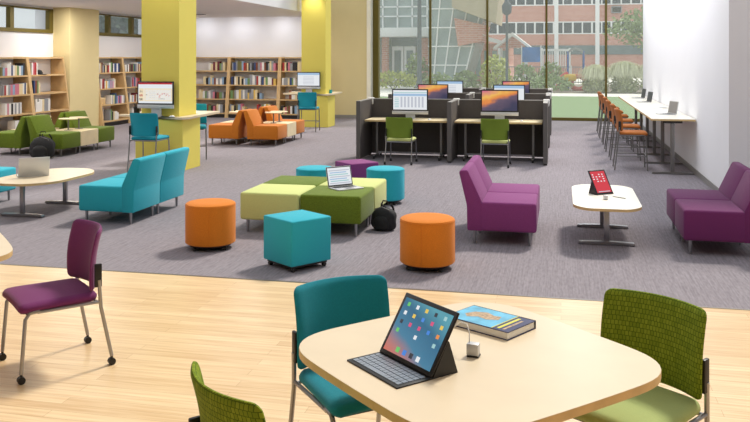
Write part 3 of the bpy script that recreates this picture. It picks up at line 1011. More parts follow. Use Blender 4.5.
def chair(name, label, cat, loc, rz, fab_back, fab_seat, seat_h=0.47, top=0.845, casters=True, footrest=False, frame='chrome', group=None, wide=0.243, z0off=0.0):
    """facing -Y; seat centre at the origin"""
    t = thing(name, label, cat, loc, rz, group)
    hw = wide
    # seat pad with a softly dropped front edge
    def sfn(x, v, tt):
        y = 0.235 - 0.47 * v
        drop = -0.008 * max(0, (v - 0.75) / 0.25) ** 2 - 0.01 * (x / hw) ** 2
        return (x, y, seat_h - 0.03 + drop + tt)
    MB().pad(hw + 0.005, 0.46, 0.056, 0.05, sfn, fab_seat, taper=0.92).build('seat', t)
    zb = seat_h + z0off
    MB().pad(hw + 0.002, top - zb, 0.029, 0.032, back_fn(0.255, 0.045, zb, top - zb), fab_back, taper=0.985, nu=18).build('backrest', t)
    MB().box(-hw * 0.8, hw * 0.8, -0.19, 0.2, seat_h - 0.085, seat_h - 0.062, 'black_plastic', r=0.006, seg=1).build('seat_pan', t)
    f = 0.022 if casters else 0.0
    zt = 2 * f + 0.012 if casters else 0.0
    lx = hw - 0.01
    for s in (-1, 1):
        # front leg rises to the seat rail
        MB().tube([(s * (lx + 0.008), -0.225, zt), (s * lx, -0.20, seat_h - 0.10), (s * lx, -0.175, seat_h - 0.066), (s * lx, -0.12, seat_h - 0.062)], 0.0115, frame, n=10).build('leg', t)
        # rear leg continues upward to hold the backrest
        MB().tube([(s * (lx + 0.008), 0.31, zt), (s * lx, 0.245, seat_h - 0.10), (s * (lx + 0.004), 0.235, seat_h + 0.03), (s * (lx + 0.006), 0.232, seat_h + 0.07)], 0.0115, frame, n=10).build('leg', t)
        MB().tube([(s * lx, -0.13, seat_h - 0.068), (s * lx, 0.24, seat_h - 0.068)], 0.010, frame, n=8).build('side_rail', t)
        MB().box(s * (lx + 0.002) - 0.009, s * (lx + 0.002) + 0.009, 0.205, 0.25, seat_h + 0.025, seat_h + 0.17, 'black_plastic', r=0.006, seg=2).build('back_bracket', t)
        if casters:
            caster(t, s * (lx + 0.008), -0.225, f)
            caster(t, s * (lx + 0.008), 0.31, f)
        if footrest:
            MB().tube([(s * lx, -0.21, 0.24), (s * lx, 0.285, 0.24)], 0.009, frame, n=8).build('side_stretcher', t)
    if footrest:
        MB().tube([(-lx, -0.213, 0.25), (lx, -0.213, 0.25)], 0.0105, frame, n=8).build('footrest', t)
    MB().tube([(-lx, 0.225, seat_h - 0.07), (lx, 0.225, seat_h - 0.07)], 0.009, frame, n=8).build('cross_rail', t)
    return t

chair('stacking_chair', 'plum purple chair on casters standing alone on the wood floor', 'chair', (-3.125, 4.66, 0), face_dir(-0.66, -0.75), 'purple_dark', 'purple_dark', casters=True)
chair('stacking_chair', 'teal upholstered chair tucked behind the left of the large table', 'chair', (-0.885, 3.70, 0), face_dir(0.645, -0.765), 'teal_dark', 'teal_dark', casters=False)
chair('stacking_chair', 'green patterned chair pulled up at the right corner of the table', 'chair', (0.275, 3.71, 0), face_dir(-0.574, -0.819), 'green_weave', 'lime_seat', casters=False)
chair('stacking_chair', 'green chair seen from behind at the bottom left, only its back visible', 'chair', (-0.945, 2.775, 0), face_dir(0.66, 0.75), 'green_weave', 'lime_seat', casters=False)
chair('stacking_chair', 'green chair on casters at the front left carrel', 'chair', (-2.83, 14.9, 0), PI, 'green_back', 'lime', casters=True, group='green chairs at the carrels')
chair('stacking_chair', 'green chair on casters at the front right carrel', 'chair', (-1.13, 14.9, 0), PI, 'green_back', 'lime', casters=True, group='green chairs at the carrels')

# stools
w0 = ['nearest rust orange stool at the long wall counter', 'second nearest rust orange stool at the wall counter', 'third nearest rust orange stool at the wall counter',
      'fourth nearest rust orange stool at the wall counter', 'second farthest rust orange stool at the wall counter', 'farthest rust orange stool, next to the window']
s0 = chair('counter_stool', w0[0], 'stool', (1.20, 14.97, 0), face_dir(1, 0), 'rust', 'rust', seat_h=0.66, top=1.03, casters=False, footrest=True, frame='grey_metal', group='rust stools along the wall counter')
for k in range(1, 6):
    dup(s0, (1.20 + 0.01 * (k % 2), 14.97 + 1.42 * k, 0), face_dir(1, 0), w0[k], 'rust stools along the wall counter')
chair('counter_stool', 'teal counter stool pulled out before the near column desk', 'stool', (-6.57, 12.55, 0), face_dir(0.0, 1), 'teal_stool', 'teal_stool', seat_h=0.64, top=1.02, casters=False, footrest=True, group='teal stools at the column desks')
s2 = chair('counter_stool', 'teal counter stool half hidden behind the near column', 'stool', (-6.80, 14.70, 0), face_dir(0.4, -0.92), 'teal_stool', 'teal_stool', seat_h=0.64, top=1.02, casters=False, footrest=True, frame='grey_metal', group='teal stools at the column desks')
dup(s2, (-6.38, 20.75, 0), face_dir(-0.1, 1), 'teal counter stool at the far column desk', 'teal stools at the column desks')

# ------------------------------------------------------------------ tables
def bowed_square(r_corner, r_mid, n=26, round_=3, rot=0.0):
    """diamond with four softly rounded corners and bowed sides"""
    pts = []
    for q in range(4):
        a0 = q * PI / 2
        p0 = Vector((math.cos(a0), math.sin(a0))) * (r_corner * 1.05)
        p1 = Vector((math.cos(a0 + PI / 2), math.sin(a0 + PI / 2))) * (r_corner * 1.05)
        mid = (p0 + p1) / 2
        out = mid.normalized()
        bow = r_mid - mid.length
        for i in range(n):
            s = (i + 0.5) / n
            s = 0.055 + 0.89 * s
            p = p0.lerp(p1, s) + out * (4 * bow * s * (1 - s))
            pts.append((p.x, p.y))
    # round the corners by relaxing
    for _ in range(14):
        m = len(pts)
        new = []
        for i in range(m):
            a, b, c = Vector(pts[i - 1]), Vector(pts[i]), Vector(pts[(i + 1) % m])
            new.append(tuple(b * 0.6 + (a + c) * 0.2))
        pts = new
    c, s = math.cos(rot), math.sin(rot)
    return [(x * c - y * s, x * s + y * c) for x, y in pts]

def cafe_table(loc, rz, label):
    t = thing('cafe_table', label, 'table', loc, rz)
    pts = bowed_square(0.765, 0.583)
    top = MB()
    top.prism(pts, 0.708, 0.738, 'maple_edge')
    top.prism([(x * 0.999, y * 0.999) for x, y in pts], 0.738, 0.740, 'table_top_laminate')
    top.build('table_top', t, ang=50)
    MB().cyl((0, 0, 0.03), (0, 0, 0.70), 0.038, 'grey_metal', n=20).box(-0.16, 0.16, -0.16, 0.16, 0.695, 0.708, 'grey_metal').build('pedestal', t)
    for k in range(4):
        a = PI / 4 + k * PI / 2
        m = MB()
        m.tube([(0.03 * math.cos(a), 0.03 * math.sin(a), 0.06), (0.36 * math.cos(a), 0.36 * math.sin(a), 0.03)], 0.018, 'grey_metal')
        m.cyl((0.35 * math.cos(a), 0.35 * math.sin(a), 0), (0.35 * math.cos(a), 0.35 * math.sin(a), 0.03), 0.02, 'black_plastic')
        m.build('foot', t)
    return t
cafe_table((-0.34, 3.325, 0), R(1), 'large pale maple table with bowed sides in the foreground')
cafe_table((-3.95, 4.38, 0), R(0), 'pale round-cornered table cut by the left edge beside the plum chair')

def rounded_rect(hx, hy, r, bow=0.0, n=6):
    pts = []
    for (cx, cy, a0) in ((hx - r, hy - r, 0), (-hx + r, hy - r, PI / 2), (-hx + r, -hy + r, PI), (hx - r, -hy + r, 1.5 * PI)):
        for k in range(n + 1):
            a = a0 + PI / 2 * k / n
            x, y = cx + r * math.cos(a), cy + r * math.sin(a)
            pts.append((x + bow * math.copysign(max(0, 1 - (y / hy) ** 2), x) * 0, y))
    # bow the short sides
    return [(x, y + math.copysign(bow * (1 - (x / hx) ** 2), y)) for x, y in pts]

def coffee_table(loc, rz, hx, hy, label, fy, by, tm='white_laminate', cr=0.10):
    t = thing('coffee_table', label, 'coffee table', loc, rz)
    pts = rounded_rect(hx, hy, cr, 0.10, n=10)
    # extra points for the bowed ends
    m = MB()
    m.prism(pts, 0.402, 0.428, 'maple_edge')
    m.prism(pts, 0.428, 0.43, tm)
    m.build('table_top', t, ang=50)
    for y in (fy, by):
        MB().box(-0.028, 0.028, y - 0.02, y + 0.02, 0.03, 0.40, 'chrome', r=0.008).box(-0.1, 0.1, y - 0.08, y + 0.08, 0.388, 0.402, 'black_plastic').build('post', t)
        MB().prism([(-0.28, 0.012), (-0.27, 0.03), (0.0, 0.04), (0.27, 0.03), (0.28, 0.012), (0.28, 0.006), (-0.28, 0.006)], y - 0.03, y + 0.03, 'chrome', axis='y').box(-0.27, -0.23, y - 0.02, y + 0.02, 0, 0.01, 'black_plastic').box(0.23, 0.27, y - 0.02, y + 0.02, 0, 0.01, 'black_plastic').build('foot', t)
    MB().box(-0.02, 0.02, fy, by, 0.37, 0.39, 'black_plastic').build('beam', t)
    return t
coffee_table((0.455, 9.29, 0), 0, 0.335, 0.72, 'white-topped coffee table between the two purple sofas', -0.44, 0.44, cr=0.17)
coffee_table((-6.33, 9.36, 0), 0, 0.44, 0.62, 'pale maple coffee table between the teal seats', -0.47, 0.42, 'table_top_laminate', cr=0.36)

# wall counter: three tables in a row
for k in range(3):
    nm = ['nearest', 'middle', 'farthest'][k]
    y0 = 14.32 + 2.72 * k
    t = thing('counter_table', '%s maple counter table standing along the white wall' % nm, 'counter', (1.79, y0 + 1.36, 0), 0, 'counter tables along the white wall')
    m = MB()
    m.prism(rounded_rect(0.345, 1.357, 0.03, 0), 0.878, 0.906, 'maple_edge')
    m.prism(rounded_rect(0.345, 1.357, 0.03, 0), 0.906, 0.909, 'white_laminate')
    m.build('table_top', t)
    for y in (-1.28, 0.08):
        MB().box(-0.04, 0.02, y - 0.03, y + 0.03, 0.035, 0.865, 'grey_metal', r=0.008).box(-0.16, 0.14, y - 0.05, y + 0.05, 0.84, 0.878, 'black_plastic').build('post', t)
        MB().prism([(-0.33, 0.014), (-0.32, 0.03), (0, 0.045), (0.32, 0.03), (0.33, 0.014), (0.33, 0.005), (-0.33, 0.005)], y - 0.03, y + 0.03, 'grey_metal', axis='y').build('foot', t)

# column desks
def column_desk(dx, dy, label):
    t = thing('column_desk', label, 'desk', (dx, dy, 0), 0, 'desks wrapped around the yellow columns')
    pts = [(-7.62, 13.40), (-6.26, 12.92), (-6.19, 12.94), (-6.12, 13.05), (-6.22, 14.60), (-6.28, 14.66), (-7.62, 14.66), (-7.62, 13.92), (-6.325, 13.92), (-6.325, 13.10), (-7.055, 13.10), (-7.055, 13.5), (-7.62, 13.5)]
    MB().prism(pts, 0.875, 0.908, 'table_top_laminate').prism(pts, 0.868, 0.875, 'maple_edge').build('desk_top', t)
    MB().cyl((-7.5, 14.5, 0), (-7.5, 14.5, 0.868), 0.02, 'grey_metal').build('leg', t)
    return t
column_desk(0, 0, 'maple desk wrapped around the near yellow column')
column_desk(0.0, 8.93, 'maple desk wrapped around the far yellow column')

# ------------------------------------------------------------------ electronics
def computer(loc, rz, label, kind, W=0.66, group='desktop computers in the carrels', z0=0.14):
    """all-in-one computer, screen facing -Y"""
    t = thing('desktop_computer', label, 'computer', loc, rz, group)
    h = W * 0.60
    MB().box(-W / 2, W / 2, 0.0, 0.028, z0 + 0.062, z0 + h + 0.062, 'dark_bezel', r=0.006).build('bezel', t)
    MB().box(-W / 2, W / 2, -0.002, 0.03, z0, z0 + 0.064, 'silver', r=0.005).build('chin', t)
    MB().prism([(0.03, z0 - 0.02), (0.05, z0 - 0.02), (0.05, z0 + 0.3), (0.03, z0 + 0.32)], -0.09, 0.09, 'silver', axis='x').box(-0.1, 0.1, -0.10, 0.11, 0.0, 0.012, 'silver', r=0.004).prism([(0.04, 0.012), (0.06, 0.012), (0.05, z0 + 0.1), (0.03, z0 + 0.1)], -0.09, 0.09, 'silver', axis='x').build('stand', t)
    x0, x1, a, b = -W / 2 + 0.024, W / 2 - 0.024, z0 + 0.088, z0 + h + 0.04
    d = MB()
    if kind == 'sunset':
        d.box(x0, x1, -0.004, 0.002, a, b, 'sunset_screen')
    else:
        d.box(x0, x1, -0.004, 0.002, a, b, 'scr_white')
        hh, ww = b - a, x1 - x0
        def R_(u0, u1, v0, v1, m):
            d.box(x0 + ww * u0, x0 + ww * u1, -0.0055, -0.004, a + hh * v0, a + hh * v1, m)
        if kind == 'sheet':
            R_(0, 1, .70, .82, 'scr_blue'); R_(0.02, 1, .86, .9, 'scr_teal')
            for k in range(7):
                R_(.22 + k * .105, .275 + k * .105, .12, .66, 'scr_grey')
            for k in range(6):
                R_(.04, .17, .12 + k * .09, .16 + k * .09, 'scr_teal')
        elif kind == 'document':
            R_(0, 1, .84, 1, 'scr_blue')
            for k in range(6):
                R_(.25, .75, .12 + k * .11, .155 + k * .11, 'scr_grey')
        elif kind == 'site':
            R_(0, 1, .92, 1, 'scr_crimson'); R_(.18, 1, .10, .72, 'scr_cream'); R_(.21, .97, .15, .67, 'scr_white'); R_(.02, .16, .10, .72, 'scr_cream')
            for k in range(3):
                R_(.03, .13, .14 + k * .19, .24 + k * .19, 'scr_ink' if k != 1 else 'scr_crimson')
            R_(.22, .27, .38, .44, 'scr_ink')
            for k, (u, v) in enumerate(((.55, .42), (.62, .36), (.68, .42), (.75, .44), (.83, .42), (.88, .34), (.8, .36), (.6, .28))):
                R_(u, u + .05, v, v + .06, 'scr_red' if k % 3 else 'scr_crimson')
            for k in range(4):
                R_(.32, .5, .26 + k * .09, .29 + k * .09, 'scr_grey')
            R_(.6, .78, .2, .23, 'scr_ink')
    d.build('display', t)
    return t

computer((-6.72, 13.02, 0.908), R(2), 'desktop computer with a web page, on the near column desk', 'site', group='desktop computers at the columns')
computer((-6.75, 21.93, 0.908), R(2), 'desktop computer with a pale page, on the far column desk', 'document', group='desktop computers at the columns')

# study carrels: three rows of two
XC = [-3.67, -1.975, -0.27]
rows_ = ['front', 'middle', 'back']
scr = [('sheet', 'sunset'), ('sunset', 'document'), ('document', 'sunset')]
for r_ in range(3):
    y0 = 15.05 + 2.93 * r_
    t = thing('privacy_partition', '%s row dark panel partition of the study carrels by the window' % rows_[r_], 'partition', (0, y0, 0), 0, 'dark partitions of the study carrels')
    MB().box(XC[0], XC[2], 1.02, 1.10, 0.03, 1.09, 'carrel_dark').box(XC[0], XC[2], 1.015, 1.105, 1.09, 1.105, 'carrel_trim').build('back_panel', t)
    for x in XC:
        p = MB().box(x - 0.035, x + 0.035, 0.0, 1.02, 0.03, 1.09, 'carrel_dark').build('side_panel', t)
        MB().box(x - 0.038, x + 0.038, -0.005, 1.02, 1.09, 1.105, 'carrel_trim').box(x - 0.038, x + 0.038, -0.012, 0.0, 0.03, 1.105, 'carrel_edge').build('edge_trim', p)
        MB().box(x - 0.058, x + 0.058, 0.99, 1.12, 0.99, 1.12, 'white_cap', r=0.01).build('corner_cap', p)
        MB().box(x - 0.03, x + 0.03, 0.05, 0.1, 0, 0.03, 'black_plastic').box(x - 0.03, x + 0.03, 0.9, 0.95, 0, 0.03, 'black_plastic').build('glide', p)
    for c in range(2):
        xa, xb = XC[c] + 0.06, XC[c + 1] - 0.06
        xm = (xa + xb) / 2
        sd_ = ('left', 'right')[c]
        d = thing('carrel_desk', 'maple desk in the %s %s study carrel' % (rows_[r_], sd_), 'desk', (xm, y0 + 0.62, 0), 0, 'desks inside the study carrels')
        hw = (xb - xa) / 2
        MB().box(-hw, hw, -0.36, 0.38, 0.705, 0.738, 'maple_edge', r=0.004, seg=1).box(-hw + 0.002, hw - 0.002, -0.358, 0.378, 0.7375, 0.74, 'maple').build('desk_top', d)
        for s in (-1, 1):
            MB().box(s * (hw - 0.17) - 0.02, s * (hw - 0.17) + 0.02, -0.06, 0.0, 0.07, 0.705, 'grey_metal').build('leg', d)
            f_ = MB().box(s * (hw - 0.17) - 0.022, s * (hw - 0.17) + 0.022, -0.33, 0.33, 0.05, 0.075, 'grey_metal', r=0.005).build('foot', d)
            for cy in (-0.3, 0.3):
                MB().cyl((s * (hw - 0.17) - 0.015, cy, 0.027), (s * (hw - 0.17) + 0.015, cy, 0.027), 0.027, 'black_plastic').build('caster', f_)
        MB().box(-hw + 0.19, hw - 0.19, -0.05, -0.02, 0.085, 0.115, 'chrome').build('stretcher', d)
        k = scr[r_][c]
        desc = {'sheet': 'a spreadsheet', 'sunset': 'a sunset picture', 'document': 'a white document'}[k]
        computer((xm, y0 + 0.70, 0.74), 0, 'desktop computer showing %s in the %s %s carrel' % (desc, rows_[r_], sd_), k, W=0.70, z0=0.085)
        if r_ == 0:
            mo = thing('computer_mouse', 'white mouse on the front %s carrel desk' % sd_, 'mouse', (xm + 0.42, y0 + 0.42, 0.74))
            MB().lathe([(0.03, 0), (0.032, 0.01), (0.024, 0.024), (0.008, 0.03)], 'white_cap', n=16, T=Matrix.Scale(1.6, 4, (0, 1, 0))).build('shell', mo)
            MB().box(-0.003, 0.003, -0.04, -0.02, 0.018, 0.03, 'grey_metal', r=0.002).build('scroll_wheel', mo)

def laptop(loc, rz, label, style, W=0.33, D=0.23, ang=105, group=None):
    """user side towards -Y; hinge at y=+D/2"""
    t = thing('laptop', label, 'laptop', loc, rz, group)
    MB().box(-W / 2, W / 2, -D / 2, D / 2, 0.0, 0.014, 'silver', r=0.004).build('base', t)
    kb = MB()
    for r_ in range(5):
        for c in range(13):
            kb.box(-W / 2 + 0.025 + c * (W - 0.05) / 13 + 0.001, -W / 2 + 0.025 + (c + 1) * (W - 0.05) / 13 - 0.002, 0.0 + r_ * 0.019, 0.016 + r_ * 0.019, 0.014, 0.0155, 'dark_bezel')
    kb.build('keyboard', t)
    MB().box(-0.05, 0.05, -D / 2 + 0.012, -0.018, 0.014, 0.0146, 'grey_metal').build('trackpad', t)
    lid = MB()
    T = Matrix.Translation((0, D / 2, 0.014)) @ Matrix.Rotation(-R(ang - 90), 4, 'X')
    lid.box(-W / 2, W / 2, 0.0, 0.008, 0.0, D * 0.98, 'silver' if style != 'black' else 'black_plastic', r=0.003, T=T)
    lo = lid.build('lid', t)
    s = MB()
    s.box(-W / 2 + 0.004, W / 2 - 0.004, -0.001, 0.001, 0.005, D * 0.98 - 0.004, 'dark_bezel' if style != 'off' else 'silver', T=T)
    if style == 'web':
        s.box(-W / 2 + 0.014, W / 2 - 0.014, -0.002, -0.001, 0.018, D * 0.98 - 0.014, 'scr_white', T=T)
        for k in range(7):
            s.box(-W / 2 + 0.03 + 0.01 * (k % 2), W / 2 - 0.03 - 0.02 * (k % 3), -0.003, -0.002, 0.03 + k * 0.024, 0.042 + k * 0.024, ['scr_grey', 'scr_teal', 'scr_blue'][k % 3], T=T)
    elif style == 'off':
        s.box(-W / 2 + 0.014, W / 2 - 0.014, -0.002, -0.001, 0.014, D * 0.98 - 0.012, 'carrel_trim', T=T)
    s.build('screen', lo)
    return t
laptop((-2.36, 9.10, 0.44), face_dir(0.72, -0.69), 'open laptop with bright page on the dark green bench', 'web')
laptop((-6.50, 9.33, 0.43), face_dir(-0.66, 0.75), 'silver laptop seen from behind on the maple coffee table', 'plain', W=0.36, D=0.25, ang=108)
laptop((1.80, 15.45, 0.909), face_dir(-1, 0.1) + 0.45, 'nearest open silver laptop on the wall counter', 'off', ang=100, group='laptops on the wall counter')
laptop((1.80, 19.5, 0.909), face_dir(-1, 0) + 0.2, 'middle open laptop with a black screen on the wall counter', 'black', ang=100, group='laptops on the wall counter')
laptop((1.84, 21.4, 0.909), face_dir(-1, 0) + 0.15, 'farthest open laptop with a black screen near the window', 'black', ang=100, group='laptops on the wall counter')
mg = thing('magazine', 'open magazine lying on the wall counter behind the nearest laptop', 'magazine', (1.85, 17.2, 0.909), R(12))
for s in (-1, 1):
    MB().prism([(s * 0.002, 0.002), (s * 0.05, 0.018), (s * 0.22, 0.006), (s * 0.22, 0.001), (s * 0.002, 0.0)], -0.16, 0.16, 'paper', axis='y').build('page_block', mg)
MB().box(0.04, 0.19, -0.1, 0.12, 0.0172, 0.0178, 'ext_grey').build('picture', mg)

# cup / pen pot on the near column desk
pot = thing('pen_pot', 'black pen pot on the near column desk, left of the monitor', 'pen pot', (-7.28, 13.42, 0.908))
MB().lathe([(0.045, 0), (0.05, 0.01), (0.055, 0.13), (0.049, 0.13), (0.045, 0.02)], 'black_plastic', n=20).build('cup', pot)
for k in range(5):
    a = k * 1.3
    MB().cyl((0.015 * math.cos(a), 0.015 * math.sin(a), 0.02), (0.04 * math.cos(a), 0.04 * math.sin(a), 0.19), 0.006, 'dark_bezel', n=6).build('pen', pot)
ms = thing('computer_mouse', 'white mouse on the near column desk, right of the monitor', 'mouse', (-6.40, 12.99, 0.908))
MB().lathe([(0.03, 0), (0.032, 0.01), (0.024, 0.024), (0.008, 0.03)], 'white_cap', n=16, T=Matrix.Scale(1.6, 4, (1, 0, 0))).build('shell', ms)
MB().box(-0.003, 0.003, -0.03, -0.01, 0.02, 0.03, 'grey_metal', r=0.002).build('scroll_wheel', ms)
cu = thing('desk_cup', 'small teal cup at the back of the far column desk', 'cup', (-6.27, 22.45, 0.908))
MB().lathe([(0.03, 0), (0.04, 0.01), (0.045, 0.1), (0.04, 0.1), (0.03, 0.02)], 'teal', n=20).build('body', cu)
MB().tube([(0.043, 0, 0.08), (0.07, 0, 0.07), (0.07, 0, 0.04), (0.04, 0, 0.03)], 0.006, 'teal').build('handle', cu)

# ------------------------------------------------------------------ tablets
def tablet(loc, rz, label, W, H, keyboard, red=False):
    """screen leans back from y=0 towards +Y; keyboard towards -Y"""
    t = thing('tablet', label, 'tablet', loc, rz)
    lean = R(32)
    T = Matrix.Translation((0, -0.014, 0.008)) @ Matrix.Rotation(-lean, 4, 'X')
    body = MB().box(-W / 2, W / 2, 0, 0.009, 0, H, 'dark_bezel', r=0.0044, seg=3, T=T).build('body', t)
    d = MB()
    b = 0.018
    zt = H - b
    d.box(-W / 2 + b, W / 2 - b, -0.001, 0.001, b, zt, 'scr_red' if red else 'tablet_wallpaper', T=T)
    d.build('display', body)
    if red:
        q = MB()
        for r_ in range(4):
            for c in range(4):
                if (r_ * 3 + c) % 5 == 0:
                    continue
                q.box(-W / 2 + b + 0.012 + c * (W - 2 * b - 0.02) / 4, -W / 2 + b + 0.03 + c * (W - 2 * b - 0.02) / 4, -0.002, -0.001, H * 0.5 + r_ * 0.027, H * 0.5 + 0.012 + r_ * 0.027, 'scr_white', T=T)
        q.build('page_marks', body)
        MB().box(-W / 2 + b + 0.02, W / 2 - b - 0.02, -0.002, -0.001, b + 0.006, b + 0.016, 'scr_grey', T=T).build('page_footer', body)
    else:
        # app icons: a wide 5 x 4 grid and a dock row
        cols = ['icon_green', 'scr_white', 'icon_yellow', 'icon_dark', 'scr_teal', 'scr_white', 'icon_yellow', 'icon_blue', 'icon_pink', 'icon_yellow',
                'icon_dark', 'icon_pink', 'icon_pink', 'icon_blue', 'icon_orange', 'icon_green', 'icon_blue', 'scr_white', 'icon_orange', 'scr_teal']
        n = 0
        for r_ in range(4):
            for c in range(5):
                if r_ == 3 and c in (1, 3):
                    n += 1
                    continue
                cx = -W / 2 + b + 0.034 + c * (W - 2 * b - 0.068) / 4
                cz = zt - 0.022 - r_ * 0.036
                MB().box(cx - 0.0078, cx + 0.0078, -0.0022, -0.001, cz - 0.0078, cz + 0.0078, cols[n % 20], r=0.0, T=T).build('app_icon', body)
                n += 1
        for c, m in enumerate(('icon_green', 'icon_blue', 'icon_dark', 'scr_white')):
            cx = -0.065 + c * 0.043
            MB().box(cx - 0.010, cx + 0.010, -0.0022, -0.001, b + 0.010, b + 0.030, m, T=T).build('app_icon', body)
    # folded stand behind the screen
    hy, hz = math.sin(lean), math.cos(lean)
    fy = 0.105 * H / 0.22
    MB().prism([(-0.002, 0.0), (-0.0035 + 0.55 * H * hy, 0.008 + 0.55 * H * hz), (0.002 + 0.55 * H * hy, 0.008 + 0.53 * H * hz), (0.6 * H * hy + fy * 0.30, 0.0)], -W / 2 + 0.006, W / 2 - 0.002, 'black_plastic', axis='x').build('folding_stand', t)
    if keyboard:
        MB().box(-W / 2, W / 2, -0.165, 0.012, 0, 0.006, 'black_plastic', r=0.002).build('keyboard_cover', t)
        k = MB()
        for r_ in range(5):
            nk = 13
            for c in range(nk):
                if r_ == 0 and 3 < c < 9:
                    continue
                k.box(-W / 2 + 0.016 + c * (W - 0.032) / nk + 0.0015, -W / 2 + 0.016 + (c + 1) * (W - 0.032) / nk - 0.0015, -0.148 + r_ * 0.0255, -0.1265 + r_ * 0.0255, 0.006, 0.0085, 'key_grey')
        k.box(-W / 2 + 0.016 + 4 * (W - 0.032) / 13, -W / 2 + 0.016 + 9 * (W - 0.032) / 13, -0.148, -0.1265, 0.006, 0.0085, 'key_grey')
        k.build('keys', t)
    else:
        MB().box(-W / 2, W / 2, -0.02, 0.03, 0, 0.006, 'black_plastic', r=0.002).build('keyboard_cover', t)
    return t
mat('key_grey', (138, 148, 162), 0.3)
tablet((-0.577, 3.145, 0.74), math.atan2(-0.237, 0.25), 'large tablet with app icons standing on its keyboard case', 0.335, 0.254, True)
tablet((0.46, 9.38, 0.43), R(38), 'small tablet with a red screen on the white coffee table', 0.23, 0.285, False, red=True)

# adapter and its cable
ad = thing('power_adapter', 'small silver cube adapter with a black foot beside the tablet', 'adapter', (-0.338, 3.30, 0.74), R(-8))
MB().box(-0.024, 0.024, -0.018, 0.018, 0.006, 0.052, 'silver', r=0.004).build('body', ad)
MB().box(-0.022, 0.026, -0.02, 0.02, 0, 0.007, 'black_plastic', r=0.002).build('base', ad)
MB().tube([(-0.016, 0.0, 0.052), (-0.018, 0.01, 0.085), (-0.035, 0.04, 0.11), (-0.075, 0.09, 0.10), (-0.12, 0.13, 0.06), (-0.16, 0.15, 0.02), (-0.22, 0.16, 0.005), (-0.30, 0.14, 0.004)], 0.0025, 'white_cap', n=6).build('cable', ad)

# the hard-backed book on the table
bk = thing('hardback_book', 'thick blue hardback book lying on the large table', 'book', (-0.304, 3.686, 0.74), math.atan2(-0.17, 0.288))
HX, HY = 0.166, 0.108
MB().box(-HX + 0.004, HX - 0.004, -HY + 0.003, HY - 0.008, 0.0035, 0.0315, 'paper').build('pages', bk)
MB().box(-HX, HX, -HY, HY, 0, 0.0035, 'navy').box(-HX, HX, -HY, HY, 0.0315, 0.035, 'navy').box(-HX, HX, HY - 0.007, HY, 0.0, 0.035, 'black_plastic').build('cover', bk)
MB().box(-HX + 0.004, HX - 0.085, -HY + 0.003, HY - 0.006, 0.035, 0.0354, 'sky_blue_cover').build('cover_picture', bk)
MB().box(HX - 0.088, HX - 0.083, -HY + 0.003, HY - 0.006, 0.0352, 0.0358, 'yellow_ink').box(HX - 0.07, HX - 0.055, -HY + 0.02, HY - 0.03, 0.035, 0.0355, 'yellow_ink').box(HX - 0.042, HX - 0.03, -HY + 0.02, HY - 0.05, 0.035, 0.0355, 'coral_picture').build('cover_lettering', bk)
MB().prism([(-0.12, -0.02), (-0.10, 0.03), (-0.05, 0.055), (0.0, 0.035), (0.03, 0.045), (0.045, 0.0), (0.0, -0.03), (-0.05, -0.02), (-0.09, -0.05)], 0.0354, 0.0358, 'coral_picture').build('cover_motif', bk)

# things on the white coffee table
pn = thing('stylus_pen', 'thin grey stylus pen on the white coffee table', 'pen', (0.60, 9.19, 0.434), R(50))
MB().cyl((0, -0.08, 0.0), (0, 0.07, 0.0), 0.004, 'grey_metal', n=8).build('barrel', pn)
MB().cyl((0, 0.07, 0.0), (0, 0.085, 0.0), 0.004, 'black_plastic', r1=0.001, n=8).build('tip', pn)
gl = thing('power_adapter', 'small clear grey adapter on the white coffee table', 'adapter', (0.455, 9.05, 0.43), R(10))
MB().box(-0.022, 0.022, -0.022, 0.022, 0.004, 0.045, 'silver', r=0.005).build('body', gl)
MB().box(-0.02, 0.02, -0.02, 0.02, 0, 0.005, 'grey_metal').build('base', gl)

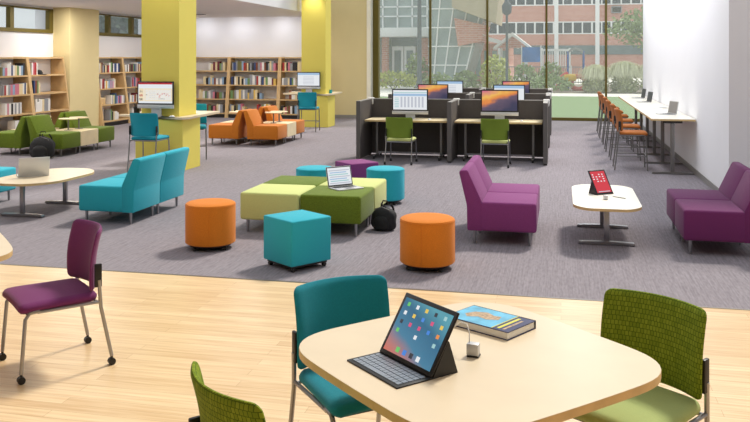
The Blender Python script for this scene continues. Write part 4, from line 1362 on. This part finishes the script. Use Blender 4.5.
# ------------------------------------------------------------------ backpacks
def backpack(loc, rz, label, s=1.0):
    t = thing('backpack', label, 'backpack', loc, rz, None)
    def shell(sx, sy, sz, cy, cz, m='bag_black'):
        mb = MB()
        n, k = 24, 14
        vs, fs = [], []
        for i in range(k + 1):
            v = i / k
            zz = v
            prof = (1 - abs(2 * v - 0.86) ** 3.2 if v > 0.43 else 1 - abs(1 - v / 0.43) ** 5 * 0.35)
            prof = max(0.04, prof)
            for j in range(n):
                a = 2 * PI * j / n
                ca, sa = math.cos(a), math.sin(a)
                q = (abs(ca) ** 3 + abs(sa) ** 3) ** (-1 / 3)
                wob = 1 + 0.03 * math.sin(5 * a + 7 * v) + 0.02 * math.sin(11 * v + 3 * a)
                vs.append((sx * ca * q * prof * wob, cy + sy * sa * q * prof * wob, cz + sz * zz))
        for i in range(k):
            for j in range(n):
                fs.append((i * n + j, i * n + (j + 1) % n, (i + 1) * n + (j + 1) % n, (i + 1) * n + j))
        fs.append(tuple(reversed(range(n))))
        fs.append(tuple(range(k * n, (k + 1) * n)))
        mb.add(vs, fs, m)
        return mb
    shell(0.18 * s, 0.11 * s, 0.37 * s, 0, 0).build('main_bag', t, ang=80)
    shell(0.115 * s, 0.055 * s, 0.23 * s, -0.095 * s, 0.01).build('front_pocket', t, ang=80)
    MB().tube([(-0.04 * s, 0.03, 0.38 * s), (-0.035 * s, 0.03, 0.405 * s), (0.035 * s, 0.03, 0.405 * s), (0.04 * s, 0.03, 0.38 * s)], 0.008, 'bag_black').build('handle', t)
    for q in (-1, 1):
        MB().tube([(q * 0.07 * s, 0.08 * s, 0.36 * s), (q * 0.09 * s, 0.12 * s, 0.30 * s), (q * 0.11 * s, 0.125 * s, 0.15 * s), (q * 0.13 * s, 0.08 * s, 0.05 * s)], 0.013, 'bag_black').build('strap', t)
    MB().tube([(-0.13 * s, -0.03 * s, 0.22 * s), (-0.11 * s, -0.07 * s, 0.30 * s), (0, -0.085 * s, 0.34 * s), (0.11 * s, -0.07 * s, 0.30 * s), (0.13 * s, -0.03 * s, 0.22 * s)], 0.0045, 'grey_metal', n=6).build('zip', t)
    return t
backpack((-1.92, 9.08, 0.0), R(-12), 'black backpack on the floor beside the pale lime bench', 0.78)
backpack((-9.58, 14.06, 0.0), R(12), 'black backpack leaning at the near end of the green seats', 1.25)
